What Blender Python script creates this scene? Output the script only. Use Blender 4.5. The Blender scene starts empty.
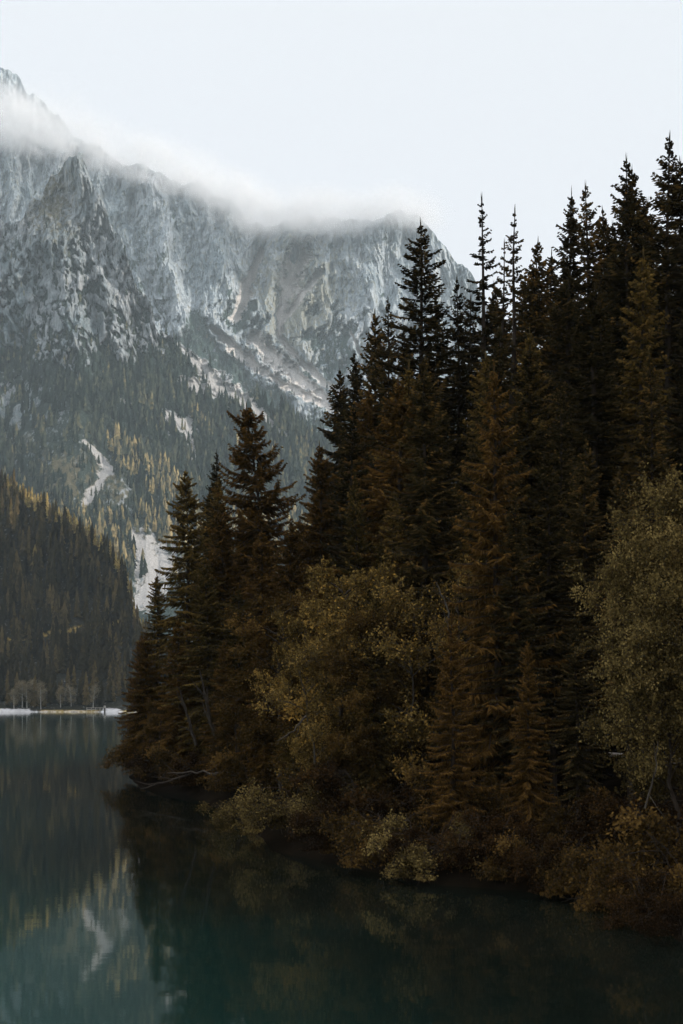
import bpy, math, random
import numpy as np

R = math.radians
F, CX, HY, CAMZ = 1422.2, 341.5, 705.0, 5.0     # focal length in photo pixels, principal column, horizon row, eye height
scene = bpy.context.scene
COL = scene.collection
rng = np.random.default_rng(11)
random.seed(4)


def at(px, py, Y):
    """world point seen at photo pixel (px, py) at depth Y metres"""
    return np.stack([(px - CX) / F * Y, Y + 0 * px, CAMZ + (HY - py) / F * Y], -1)


# ------------------------------------------------------------------ noise
_G = np.array([[1, 1, 0], [-1, 1, 0], [1, -1, 0], [-1, -1, 0], [1, 0, 1], [-1, 0, 1], [1, 0, -1], [-1, 0, -1],
               [0, 1, 1], [0, -1, 1], [0, 1, -1], [0, -1, -1]], float)

_GX, _GY, _GZ = (np.ascontiguousarray(_G[:, i]) for i in range(3))


def pnoise(x, y, z=0.0, seed=0):
    x, y, z = np.broadcast_arrays(np.asarray(x, float), np.asarray(y, float), np.asarray(z, float))
    xi, yi, zi = np.floor(x).astype(np.int64), np.floor(y).astype(np.int64), np.floor(z).astype(np.int64)
    fx, fy, fz = x - xi, y - yi, z - zi
    u, v, w = (f * f * f * (f * (f * 6 - 15) + 10) for f in (fx, fy, fz))

    def g(dx, dy, dz):
        h = ((xi + dx) * 374761393 + (yi + dy) * 668265263 + (zi + dz) * 2147483647 + seed * 974711) & 0xffffffff
        h = ((h ^ (h >> 13)) * 1274126177) & 0xffffffff
        h = (h ^ (h >> 16)) % 12
        return _GX[h] * (fx - dx) + _GY[h] * (fy - dy) + _GZ[h] * (fz - dz)

    def lerp(a, b, t):
        return a + (b - a) * t
    x00 = lerp(g(0, 0, 0), g(1, 0, 0), u)
    x10 = lerp(g(0, 1, 0), g(1, 1, 0), u)
    x01 = lerp(g(0, 0, 1), g(1, 0, 1), u)
    x11 = lerp(g(0, 1, 1), g(1, 1, 1), u)
    return lerp(lerp(x00, x10, v), lerp(x01, x11, v), w)


def fbm(x, y, z=0.0, octv=4, seed=0, gain=0.5):
    s, a = 0.0, 1.0
    for o in range(octv):
        f = 2.0 ** o
        s = s + a * pnoise(x * f, y * f, z * f, seed + o * 17)
        a *= gain
    return s


def ridged(x, y, z=0.0, octv=4, seed=0, gain=0.5):
    s, a = 0.0, 1.0
    for o in range(octv):
        f = 2.0 ** o
        s = s + a * (1 - 2.2 * np.abs(pnoise(x * f, y * f, z * f, seed + o * 31)))
        a *= gain
    return s


def sstep(a, b, x):
    t = np.clip((x - a) / (b - a), 0, 1)
    return t * t * (3 - 2 * t)


def pl(points):
    """piecewise linear function of the photo column"""
    p = np.array(points, float)
    return lambda x: np.interp(x, p[:, 0], p[:, 1])


def pldist(px, py, line):
    """distance to a polyline with a width at each point, in widths"""
    best = np.full(np.shape(px), 1e9)
    for (x0, y0, w0), (x1, y1, w1) in zip(line[:-1], line[1:]):
        dx, dy = x1 - x0, y1 - y0
        t = np.clip(((px - x0) * dx + (py - y0) * dy) / (dx * dx + dy * dy + 1e-9), 0, 1)
        d = np.hypot(px - x0 - t * dx, py - y0 - t * dy) / (w0 + (w1 - w0) * t)
        best = np.minimum(best, d)
    return best


# ------------------------------------------------------------------ mesh helpers
def mesh_np(name, verts, faces, mats=(), fmat=None, smooth=False, fattr=None, vattr=None):
    """faces: (n,4) or (n,3) int array, or a list of such arrays"""
    me = bpy.data.meshes.new(name)
    verts = np.asarray(verts, np.float32)
    fl = faces if isinstance(faces, list) else [faces]
    fl = [np.asarray(f, np.int32) for f in fl if len(f)]
    nl = sum(f.size for f in fl)
    nf = sum(len(f) for f in fl)
    me.vertices.add(len(verts))
    me.vertices.foreach_set('co', verts.ravel())
    me.loops.add(nl)
    me.loops.foreach_set('vertex_index', np.concatenate([f.ravel() for f in fl]))
    me.polygons.add(nf)
    tot = np.concatenate([np.full(len(f), f.shape[1], np.int32) for f in fl])
    start = np.concatenate([[0], np.cumsum(tot)[:-1]]).astype(np.int32)
    me.polygons.foreach_set('loop_start', start)
    me.polygons.foreach_set('loop_total', tot)
    for m in mats:
        me.materials.append(m)
    if fmat is not None:
        me.polygons.foreach_set('material_index', np.asarray(fmat, np.int32))
    me.polygons.foreach_set('use_smooth', np.full(nf, smooth, bool))
    me.update(calc_edges=True)
    for nm, v in (fattr or {}).items():
        a = me.attributes.new(nm, 'FLOAT', 'FACE')
        a.data.foreach_set('value', np.asarray(v, np.float32))
    for nm, v in (vattr or {}).items():
        a = me.attributes.new(nm, 'FLOAT', 'POINT')
        a.data.foreach_set('value', np.asarray(v, np.float32).ravel())
    me.validate()
    return me


def link(name, me, parent=None, loc=None):
    o = bpy.data.objects.new(name, me)
    COL.objects.link(o)
    if parent is not None:
        o.parent = parent
    if loc is not None:
        o.location = loc
    return o


def tag(o, label=None, cat=None, group=None, kind=None):
    if label:
        o['label'] = label
    if cat:
        o['category'] = cat
    if group:
        o['group'] = group
    if kind:
        o['kind'] = kind
    return o


def grid_faces(nr, nc):
    i = np.arange(nr - 1)[:, None] * nc + np.arange(nc - 1)[None, :]
    return np.stack([i, i + 1, i + nc + 1, i + nc], -1).reshape(-1, 4)


class Wood:
    """collects tapered tubes into one mesh"""
    def __init__(self):
        self.v, self.f, self.n = [], [], 0

    def tube(self, pts, rad, sides=5):
        pts = np.asarray(pts, float)
        rad = np.asarray(rad, float)
        n = len(pts)
        t = np.gradient(pts, axis=0)
        t /= np.linalg.norm(t, axis=1)[:, None] + 1e-9
        ref = np.where(np.abs(t[:, 2:3]) > 0.9, np.array([[1.0, 0, 0]]), np.array([[0, 0, 1.0]]))
        a = np.cross(t, ref)
        a /= np.linalg.norm(a, axis=1)[:, None] + 1e-9
        b = np.cross(t, a)
        ang = np.arange(sides) / sides * 2 * math.pi
        ring = a[:, None, :] * np.cos(ang)[None, :, None] + b[:, None, :] * np.sin(ang)[None, :, None]
        v = pts[:, None, :] + ring * rad[:, None, None]
        i = np.arange(n - 1)[:, None] * sides
        k = np.arange(sides)[None, :]
        k2 = (k + 1) % sides
        f = np.stack([i + k, i + k2, i + sides + k2, i + sides + k], -1).reshape(-1, 4) + self.n
        self.v.append(v.reshape(-1, 3))
        self.f.append(f)
        self.n += n * sides

    def mesh(self, name, mat):
        return mesh_np(name, np.concatenate(self.v), np.concatenate(self.f), [mat], smooth=True)


def kites(base, d, n, ln, w):
    """narrow kite-shaped quads: base points, unit directions, unit normals across, lengths, half widths"""
    tip = base + d * ln[:, None]
    mid = base + d * (ln * 0.45)[:, None]
    v = np.stack([base, mid + n * w[:, None], tip, mid - n * w[:, None]], 1)
    return v.reshape(-1, 3)


def unit(a):
    return a / (np.linalg.norm(a, axis=-1, keepdims=True) + 1e-9)


# ------------------------------------------------------------------ materials
def new_mat(name):
    m = bpy.data.materials.new(name)
    m.use_nodes = True
    nt = m.node_tree
    nt.nodes.clear()
    out = nt.nodes.new('ShaderNodeOutputMaterial')
    return m, nt, out


def N(nt, t, **kw):
    n = nt.nodes.new(t)
    for k, v in kw.items():
        if k.startswith('i_'):
            n.inputs[k[2:].replace('_', ' ')].default_value = v
        else:
            setattr(n, k, v)
    return n


def ramp(nt, stops, fac=None):
    r = nt.nodes.new('ShaderNodeValToRGB')
    e = r.color_ramp.elements
    while len(e) < len(stops):
        e.new(0.5)
    for el, (p, c) in zip(e, stops):
        el.position = p
        el.color = (*c, 1)
    if fac is not None:
        nt.links.new(fac, r.inputs[0])
    return r


def leaf_mat(name, stops, trans=0.3, vary=0.25):
    m, nt, out = new_mat(name)
    L = nt.links.new
    at_ = N(nt, 'ShaderNodeAttribute', attribute_name='tint')
    oi = N(nt, 'ShaderNodeObjectInfo')
    mp = N(nt, 'ShaderNodeMapRange')
    mp.inputs[3].default_value, mp.inputs[4].default_value = -vary, vary
    L(oi.outputs['Random'], mp.inputs[0])
    ad = N(nt, 'ShaderNodeMath', operation='ADD', use_clamp=True)
    L(at_.outputs['Fac'], ad.inputs[0])
    L(mp.outputs[0], ad.inputs[1])
    r = ramp(nt, stops, ad.outputs[0])
    d = N(nt, 'ShaderNodeBsdfDiffuse')
    t = N(nt, 'ShaderNodeBsdfTranslucent')
    mx = N(nt, 'ShaderNodeMixShader')
    mx.inputs[0].default_value = trans
    L(r.outputs[0], d.inputs[0])
    L(r.outputs[0], t.inputs[0])
    L(d.outputs[0], mx.inputs[1])
    L(t.outputs[0], mx.inputs[2])
    L(mx.outputs[0], out.inputs[0])
    return m


def noise_mat(name, stops, scale, rough=0.9, bump=0.3, bdist=0.02, coord='Object', stretch=(1, 1, 1), detail=6):
    m, nt, out = new_mat(name)
    L = nt.links.new
    tc = N(nt, 'ShaderNodeTexCoord')
    mp = N(nt, 'ShaderNodeMapping')
    mp.inputs['Scale'].default_value = stretch
    L(tc.outputs[coord], mp.inputs[0])
    no = N(nt, 'ShaderNodeTexNoise', i_Scale=scale, i_Detail=detail, i_Roughness=0.62)
    L(mp.outputs[0], no.inputs['Vector'])
    r = ramp(nt, stops, no.outputs[0])
    b = N(nt, 'ShaderNodeBsdfPrincipled', i_Roughness=rough)
    b.inputs['Specular IOR Level'].default_value = 0.2
    L(r.outputs[0], b.inputs['Base Color'])
    bp = N(nt, 'ShaderNodeBump', i_Strength=bump, i_Distance=bdist)
    L(no.outputs[0], bp.inputs['Height'])
    L(bp.outputs[0], b.inputs['Normal'])
    L(b.outputs[0], out.inputs[0])
    return m


M = {}
M['bark'] = noise_mat('bark', [(0.3, (0.018, 0.013, 0.009)), (0.7, (0.06, 0.045, 0.032))], 6, stretch=(1, 1, 0.25), bdist=0.03)
M['pale_bark'] = noise_mat('pale_bark', [(0.3, (0.035, 0.029, 0.022)), (0.7, (0.11, 0.095, 0.075))], 5, stretch=(1, 1, 0.4), bdist=0.02)
M['birch_bark'] = noise_mat('birch_bark', [(0.3, (0.30, 0.28, 0.25)), (0.7, (0.66, 0.63, 0.58))], 1.5, bdist=0.02)
M['dead_wood'] = noise_mat('dead_wood', [(0.3, (0.03, 0.024, 0.018)), (0.7, (0.085, 0.07, 0.055))], 7, bdist=0.01)
M['needles_dark'] = leaf_mat('needles_dark', [(0.0, (0.0189, 0.0162, 0.0081)), (0.5, (0.0594, 0.0459, 0.0203)), (0.85, (0.1418, 0.0972, 0.0365)), (1.0, (0.2700, 0.1553, 0.0473))], 0.15)
M['needles_rust'] = leaf_mat('needles_rust', [(0.0, (0.0351, 0.0230, 0.0095)), (0.5, (0.1107, 0.0648, 0.0216)), (1.0, (0.2565, 0.1418, 0.0405))], 0.3, 0.15)
M['needles_olive'] = leaf_mat('needles_olive', [(0.0, (0.0348, 0.0275, 0.0116)), (0.5, (0.1073, 0.0783, 0.0275)), (1.0, (0.2755, 0.1740, 0.0508))], 0.25)
M['leaves_olive'] = leaf_mat('leaves_olive', [(0.0, (0.0480, 0.0334, 0.0118)), (0.4, (0.1500, 0.1021, 0.0328)), (0.75, (0.3480, 0.2275, 0.0702)), (1.0, (0.5520, 0.3108, 0.0702))], 0.3, 0.12)
M['leaves_tawny'] = leaf_mat('leaves_tawny', [(0.0, (0.0304, 0.0199, 0.0082)), (0.5, (0.0819, 0.0515, 0.0175)), (1.0, (0.1989, 0.1170, 0.0351))], 0.3, 0.12)
M['leaves_sage'] = leaf_mat('leaves_sage', [(0.0, (0.0330, 0.0253, 0.0099)), (0.45, (0.1265, 0.0924, 0.0341)), (1.0, (0.3740, 0.2695, 0.0990))], 0.3, 0.12)
M['leaves_rust'] = leaf_mat('leaves_rust', [(0.0, (0.0116, 0.0074, 0.0041)), (0.5, (0.0315, 0.0182, 0.0083)), (1.0, (0.0994, 0.0530, 0.0182))], 0.3, 0.12)
M['far_needles'] = leaf_mat('far_needles', [(0.0, (0.0116, 0.0104, 0.0059)), (0.45, (0.0603, 0.0488, 0.0225)), (0.7, (0.1624, 0.1139, 0.0490)), (0.8, (0.1972, 0.1511, 0.0539)), (1.0, (0.58, 0.43, 0.16))], 0.2, 0.0)
M['mount_needles'] = leaf_mat('mount_needles', [(0.0, (0.006, 0.013, 0.011)), (0.40, (0.026, 0.041, 0.034)), (0.68, (0.10, 0.11, 0.075)), (0.8, (0.19, 0.165, 0.09)), (1.0, (0.48, 0.375, 0.18))], 0.2, 0.0)
M['birch_leaves'] = leaf_mat('birch_leaves', [(0.0, (0.13, 0.108, 0.07)), (1.0, (0.36, 0.29, 0.18))], 0.3, 0.1)
M['soil'] = noise_mat('soil', [(0.3, (0.005, 0.004, 0.003)), (0.6, (0.012, 0.009, 0.006)), (0.8, (0.03, 0.02, 0.010))], 0.9, bdist=0.1)
M['soil'].node_tree.nodes['Principled BSDF'].inputs['Specular IOR Level'].default_value = 0.0
M['lakebed'] = noise_mat('lakebed', [(0.3, (0.02, 0.03, 0.025)), (0.7, (0.06, 0.07, 0.06))], 0.05)
M['gravel'] = noise_mat('gravel', [(0.3, (0.35, 0.31, 0.28)), (0.7, (0.68, 0.62, 0.57))], 5, bdist=0.02)
M['planks'] = noise_mat('planks', [(0.3, (0.05, 0.042, 0.035)), (0.7, (0.14, 0.12, 0.10))], 1.5, stretch=(1, 6, 1), bdist=0.02)
M['weathered'] = noise_mat('weathered', [(0.3, (0.28, 0.25, 0.22)), (0.7, (0.52, 0.48, 0.43))], 2, bdist=0.02)


def terrain_mat(name, rock, rock_hi, scree, soil, meadow, fine=0.05, bdist=3.0, bstr=0.9, zsq=0.45):
    """veg / scree / meadow are material maps stored on the mesh; broken up by noise in the shader"""
    m, nt, out = new_mat(name)
    L = nt.links.new
    tc = N(nt, 'ShaderNodeTexCoord')
    mp = N(nt, 'ShaderNodeMapping')
    mp.inputs['Scale'].default_value = (1, 0.6, zsq)
    L(tc.outputs['Object'], mp.inputs[0])
    n1 = N(nt, 'ShaderNodeTexNoise', i_Scale=fine * 0.12, i_Detail=10, i_Roughness=0.68)
    n2 = N(nt, 'ShaderNodeTexNoise', i_Scale=fine, i_Detail=8, i_Roughness=0.7)
    n3 = N(nt, 'ShaderNodeTexNoise', i_Scale=fine * 3.2, i_Detail=6, i_Roughness=0.7)
    for n in (n1, n2):
        L(mp.outputs[0], n.inputs['Vector'])
    L(tc.outputs['Object'], n3.inputs['Vector'])
    r1 = ramp(nt, [(0.34, rock), (0.5, tuple(0.5 * (a + b) for a, b in zip(rock, rock_hi))), (0.68, rock_hi)], n1.outputs[0])
    r2 = ramp(nt, [(0.34, (0.62, 0.64, 0.65)), (0.5, (0.92, 0.92, 0.92)), (0.68, (1.2, 1.18, 1.16))], n2.outputs[0])
    mul = N(nt, 'ShaderNodeMix', data_type='RGBA', blend_type='MULTIPLY')
    mul.inputs[0].default_value = 1
    L(r1.outputs[0], mul.inputs[6])
    L(r2.outputs[0], mul.inputs[7])
    mpc = N(nt, 'ShaderNodeMapping')                        # steep dark cracks in the rock
    mpc.inputs['Scale'].default_value = (1, 0.5, 0.14)
    mpc.inputs['Rotation'].default_value = (0, 0.12, 0)
    L(tc.outputs['Object'], mpc.inputs[0])
    n4 = N(nt, 'ShaderNodeTexNoise', i_Scale=fine * 0.62, i_Detail=5, i_Roughness=0.6)
    L(mpc.outputs[0], n4.inputs['Vector'])
    r4 = ramp(nt, [(0.455, (1, 1, 1)), (0.485, (0.45, 0.47, 0.49)), (0.5, (0.42, 0.44, 0.46)), (0.53, (1, 1, 1))], n4.outputs[0])
    mulc = N(nt, 'ShaderNodeMix', data_type='RGBA', blend_type='MULTIPLY')
    mulc.inputs[0].default_value = 0.9
    L(mul.outputs[2], mulc.inputs[6])
    L(r4.outputs[0], mulc.inputs[7])
    cur = mulc.outputs[2]

    def layer(cur, attr, color, color2, sharp, nz):
        a = N(nt, 'ShaderNodeAttribute', attribute_name=attr)
        s = N(nt, 'ShaderNodeMath', operation='SUBTRACT')
        s.inputs[1].default_value = 0.5
        L(nz.outputs[0], s.inputs[0])
        k = N(nt, 'ShaderNodeMath', operation='MULTIPLY_ADD')
        k.inputs[1].default_value = 2.4
        L(s.outputs[0], k.inputs[0])
        L(a.outputs['Fac'], k.inputs[2])
        f = N(nt, 'ShaderNodeMapRange', interpolation_type='SMOOTHSTEP')
        f.inputs[1].default_value, f.inputs[2].default_value = 0.5 - sharp, 0.5 + sharp
        L(k.outputs[0], f.inputs[0])
        c = ramp(nt, [(0.35, color), (0.65, color2)], n3.outputs[0])
        x = N(nt, 'ShaderNodeMix', data_type='RGBA')
        L(f.outputs[0], x.inputs[0])
        L(cur, x.inputs[6])
        L(c.outputs[0], x.inputs[7])
        return x.outputs[2]
    cur = layer(cur, 'meadow', meadow, tuple(1.7 * c for c in meadow), 0.25, n2)
    cur = layer(cur, 'veg', soil, tuple(2.0 * c for c in soil), 0.14, n2)
    cur = layer(cur, 'scree', tuple(0.60 * c for c in scree), scree, 0.34, n3)
    b = N(nt, 'ShaderNodeBsdfPrincipled', i_Roughness=0.95)
    b.inputs['Specular IOR Level'].default_value = 0.1
    L(cur, b.inputs['Base Color'])
    hs = N(nt, 'ShaderNodeMath', operation='MULTIPLY_ADD')
    hs.inputs[1].default_value = 0.35
    L(n3.outputs[0], hs.inputs[0])
    L(n2.outputs[0], hs.inputs[2])
    bp = N(nt, 'ShaderNodeBump', i_Strength=bstr, i_Distance=bdist)
    L(hs.outputs[0], bp.inputs['Height'])
    L(bp.outputs[0], b.inputs['Normal'])
    L(b.outputs[0], out.inputs[0])
    return m


M['back_rock'] = terrain_mat('back_rock', (0.26, 0.33, 0.375), (0.55, 0.595, 0.64), (0.84, 0.80, 0.77), (0.03, 0.048, 0.044), (0.20, 0.20, 0.165), fine=0.075, bdist=9.0, zsq=0.5)
M['front_rock'] = terrain_mat('front_rock', (0.15, 0.20, 0.22), (0.48, 0.495, 0.515), (0.50, 0.495, 0.49), (0.018, 0.028, 0.024), (0.075, 0.068, 0.042), fine=0.10, bdist=6.0, zsq=0.55)  # soil tone darkened to stand in for shade between the trees
M['hill_soil'] = terrain_mat('hill_soil', (0.02, 0.02, 0.012), (0.04, 0.035, 0.02), (0.72, 0.71, 0.72), (0.015, 0.014, 0.009), (0.30, 0.21, 0.065), fine=0.12, bdist=1.0)

# ------------------------------------------------------------------ mountain and hills
SCREE = [
    [(262, 250, 3), (253, 271, 4), (242, 300, 6), (236, 318, 4)],
    [(300, 254, 11), (289, 285, 9), (281, 312, 4), (279, 338, 3)],
    [(320, 271, 3), (300, 298, 3), (282, 323, 3)],
    [(281, 338, 3), (298, 358, 3), (320, 379, 4), (336, 391, 3)],
    [(212, 326, 2), (234, 348, 5), (261, 369, 5), (284, 384, 5), (318, 402, 4), (345, 416, 3)],
    [(255, 337, 6), (269, 355, 9), (298, 377, 7), (328, 398, 4)],
    [(178, 344, 2), (203, 367, 5), (218, 385, 10), (238, 396, 9), (256, 412, 6), (271, 425, 3), (285, 435, 2)],
    [(181, 380, 3), (199, 387, 6)],
    [(168, 416, 5), (184, 425, 9), (191, 440, 4), (193, 465, 2)],
    [(122, 400, 1.5), (135, 406, 2)],
    [(84, 441, 2), (100, 457, 3), (107, 469, 5), (97, 487, 5), (87, 500, 5)],
    [(138, 540, 10), (155, 563, 20), (148, 592, 11), (135, 607, 6), (106, 617, 3)],
    [(350, 330, 1.5), (357, 345, 1.5), (362, 358, 1.5)],
]


_memo = {}


def memo(fn):
    """keeps a map already worked out for the same grid"""
    def wrapped(px, py):
        k = (fn.__name__, np.shape(px), float(np.sum(px)), float(np.sum(py)))
        if k not in _memo:
            _memo[k] = fn(px, py)
        return _memo[k]
    return wrapped


@memo
def scree_map(px, py):
    nz = fbm(px / 9.0, py / 9.0, 3.3, 4, 5)
    nz2 = 0.5 * fbm(px / 3.0, py / 3.0, 1.3, 2, 6)
    s = np.zeros(np.shape(px))
    for ln in SCREE:
        s = np.maximum(s, 1 - sstep(0.45, 1.6, pldist(px, py, ln) + 0.8 * nz + nz2))
    return s


FOREST_TOP = pl([(-300, 330), (0, 338), (30, 352), (60, 362), (110, 352), (150, 352), (178, 338), (190, 313), (200, 309), (212, 330),
                 (240, 362), (275, 392), (310, 415), (340, 420), (380, 430), (700, 460)])


@memo
def forest_map(px, py):
    nz = fbm(px / 26.0, py / 26.0, 7.7, 4, 9)
    nf = fbm((px + 0.35 * py) / 10.0, py / 15.0, 1.7, 4, 29)
    nv = fbm((px - 0.3 * py) / 4.5, py / 8.0, 2.7, 2, 30)
    f = sstep(-10, 14, py - FOREST_TOP(px) + 22 * nz)
    butt = (px < 168) & (py > 185)
    f = np.where(butt, np.maximum(f, 0.75 * sstep(0.0, 0.30, 0.35 * nz + 0.6 * nf + 0.9 * nv + 0.02 + (py - 300) / 420.0) * sstep(185, 270, py)), f)
    rocky = np.exp(-(((px - 18) / 42.0) ** 2 + ((py - 412) / 34.0) ** 2))
    bushy = np.exp(-(((px - 68) / 30.0) ** 2 + ((py - 475) / 32.0) ** 2))
    bushy2 = np.exp(-(((px - 118) / 16.0) ** 2 + ((py - 495) / 22.0) ** 2))
    f = f * (1 - 0.9 * rocky * sstep(-0.35, 0.1, nf + 0.1)) * (1 - 0.75 * bushy * sstep(-0.25, 0.15, nf)) * (1 - 0.6 * bushy2)
    knob = np.exp(-(((px - 243) / 15.0) ** 2 + ((py - 315) / 14.0) ** 2))
    f = np.maximum(f, sstep(0.25, 0.6, knob + 0.6 * nf))
    right = np.exp(-(((px - 335) / 40.0) ** 2 + ((py - 350) / 45.0) ** 2))
    f = np.maximum(f, sstep(0.35, 0.8, right + 0.9 * nf - 0.1) * 0.8)
    return np.clip(f * (1 - 1.15 * scree_map(px, py)), 0, 1)


def sheet(name, x0, x1, step, crest, base, Yb, Yc, nt, gp, relief, mat, jag=0.0, seed=0, maps=None, fall=500, green=None):
    """a mountainside: foot row `base` at depth Yb, rising and receding to the crest at depth Yc, with a back side"""
    px = np.arange(x0, x1 + 0.1, step)
    t = np.linspace(0, 1, nt)
    T, PX = np.meshgrid(t, px, indexing='ij')
    cr = crest(PX) + jag * fbm(PX / 15.0, 0.3, seed * 1.1, 4, seed + 3, 0.42)
    PY = base(PX) + (cr - base(PX)) * T
    Yb_, Yc_ = Yb(PX), Yc(PX)
    Y = Yb_ + (Yc_ - Yb_) * (1 - (1 - T) ** gp)
    Y = Y - relief(PX, PY, T)
    P = at(PX, PY, Y)
    back = []
    last = P[-1]
    for k, (dy, dz) in enumerate(((40, 25), (160, 160), (fall, 600))):
        b = last.copy()
        b[:, 1] += dy
        b[:, 2] = np.maximum(last[:, 2] - dz, -5)
        back.append(b)
    V = np.concatenate([P, np.stack(back)], 0)
    va = {}
    nrm = np.cross(np.gradient(P, axis=1), np.gradient(P, axis=0))
    nrm /= np.linalg.norm(nrm, axis=-1, keepdims=True) + 1e-9
    ledge = nrm[..., 2]
    for _ in range(7):
        ledge = (ledge + np.roll(ledge, 1, 0) + np.roll(ledge, -1, 0) + np.roll(ledge, 1, 1) + np.roll(ledge, -1, 1)) / 5
    q = np.quantile(ledge, (0.45, 0.92))
    ledge = np.clip((ledge - q[0]) / (q[1] - q[0]), 0, 1)
    for k in ('veg', 'scree', 'meadow'):
        a = (maps or {}).get(k)
        a = a(PX, PY) if a else np.zeros_like(PX)
        if k == 'veg' and green is not None:
            a = np.clip(a + green(PX, PY) * ledge, 0, 1) * (1 - 0.8 * sstep(0.2, 0.7, scree_map(PX, PY)))
        va[k] = np.concatenate([a, np.repeat(a[-1:], 3, 0)], 0)
    me = mesh_np(name, V.reshape(-1, 3), grid_faces(V.shape[0], V.shape[1]), [mat], smooth=False, vattr=va)
    o = link(name, me)
    tag(o, kind='structure')
    return dict(PX=PX, PY=PY, P=P, obj=o)


def ribs(px, py, m, seed, A=1.0):
    """rock ribs and gullies running down the face; m = metres per photo pixel"""
    u, v = px * m, py * m
    wx = 26 * fbm(u / 130.0, v / 130.0, 0.5, 3, seed + 50)
    a = 38 * ridged((u + wx) / 95.0, v / 260.0, 0.2, 3, seed)
    b = 16 * ridged((u + 0.7 * wx + 0.22 * v) / 31.0, v / 115.0, 1.2, 3, seed + 7)
    c = 7 * ridged((u + 0.4 * wx - 0.18 * v) / 9.5, v / 40.0, 2.2, 3, seed + 13, 0.6)
    d = 4 * pnoise((u + wx) / 45.0, (v + 0.35 * u + wx) / 11.0, 3.2, seed + 19) + 3 * pnoise(u / 14.0, (v + 0.3 * u) / 4.5, 4.2, seed + 23)
    return A * (a + b + c + d)


def ridge_lines(px, py, lines):
    s = np.zeros(np.shape(px))
    for A, ln in lines:
        d = pldist(px, py, ln)
        s = s + A * np.exp(-1.3 * np.sqrt(0.06 + d * d))
    return s


# the back wall, under the cloud
BW_R = [(95, [(150, 185, 16), (165, 250, 18), (186, 320, 16)]), (70, [(200, 200, 12), (222, 265, 12), (236, 300, 10)]),
        (60, [(335, 228, 14), (322, 270, 14), (312, 300, 12)]), (80, [(385, 220, 16), (370, 290, 16), (352, 350, 14)]),
        (-70, [(130, 200, 12), (140, 260, 10), (152, 310, 10)]), (-90, [(258, 235, 12), (252, 270, 9), (240, 318, 8)]),
        (-95, [(300, 255, 16), (284, 300, 12), (280, 340, 9)]), (60, [(440, 250, 16), (420, 330, 16)]),
        (55, [(274, 270, 8), (266, 300, 9), (268, 330, 8)])]


def relief_back(px, py, t):
    s = scree_map(px, py)
    f = forest_map(px, py)
    k = (1 - 0.82 * s) * (1 - 0.6 * f * (py > 300))
    return 1.5 * ribs(px, py, 2.2, 3) * k * (0.55 + 0.45 * sstep(0.1, 0.5, t)) + 1.2 * ridge_lines(px, py, BW_R)


CR_BACK = pl([(-400, 130), (-60, 120), (0, 128), (60, 135), (90, 142), (120, 160), (150, 170), (200, 185), (235, 205), (250, 222), (275, 226), (300, 220), (345, 219),
              (374, 220), (386, 213), (402, 212), (418, 219), (430, 228), (446, 246), (467, 270), (490, 308), (520, 345), (600, 420), (760, 520)])
back_wall = sheet('mountain', -400, 700, 1.0, CR_BACK, pl([(-400, 620), (800, 620)]), pl([(-400, 3200), (800, 3200)]), pl([(-400, 4600), (800, 4600)]),
                  420, 1.55, relief_back, M['back_rock'], jag=7, seed=2, green=lambda x, y: 0.30 + 0.25 * sstep(250, 340, y),
                  maps=dict(veg=lambda x, y: np.clip(forest_map(x, y) * 0.7 + 0.08, 0, 1), scree=scree_map,
                            meadow=lambda x, y: 0.25 + 0.5 * np.exp(-(((x - 300) / 45) ** 2 + ((y - 300) / 60) ** 2))))

# a farther summit showing above the cloud
CR_TOP = pl([(-400, -60), (-120, 10), (-40, 52), (0, 70), (10, 75), (22, 82), (30, 90), (44, 97), (60, 120), (90, 150), (140, 190), (220, 260)])
summit = sheet('mountain', -400, 220, 1.2, CR_TOP, pl([(-400, 420), (300, 420)]), pl([(-400, 5000), (300, 5000)]), pl([(-400, 5700), (300, 5700)]),
               200, 1.4, lambda x, y, t: ribs(x, y, 2.8, 23), M['back_rock'], jag=9, seed=5, maps=dict(veg=lambda x, y: 0.12 + 0 * x))

# the front buttress with its wooded foot
FB_R = [(70, [(73, 150, 10), (98, 200, 12), (124, 250, 13), (142, 296, 12)]), (60, [(45, 225, 12), (62, 280, 12), (72, 340, 12)]),
        (55, [(108, 290, 10), (116, 340, 10)]), (-50, [(70, 200, 14), (88, 260, 10), (96, 330, 10)]), (45, [(15, 240, 12), (25, 320, 12)]),
        (-40, [(193, 400, 12), (195, 480, 10)]), (-40, [(105, 460, 9), (88, 500, 9)]), (45, [(140, 440, 22), (165, 500, 22)]), (40, [(225, 420, 20), (250, 500, 20)]),
        (50, [(45, 450, 24), (70, 500, 24)])]


def relief_front(px, py, t):
    s = scree_map(px, py)
    f = forest_map(px, py)
    k = (1 - 0.8 * s) * (1 - 0.45 * f) * (1 - 0.8 * sstep(350, 430, py))
    return ribs(px, py, 2.0, 41, 1.0) * k * np.clip(t * 5, 0.2, 1) + ridge_lines(px, py, FB_R) * 0.8


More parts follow.
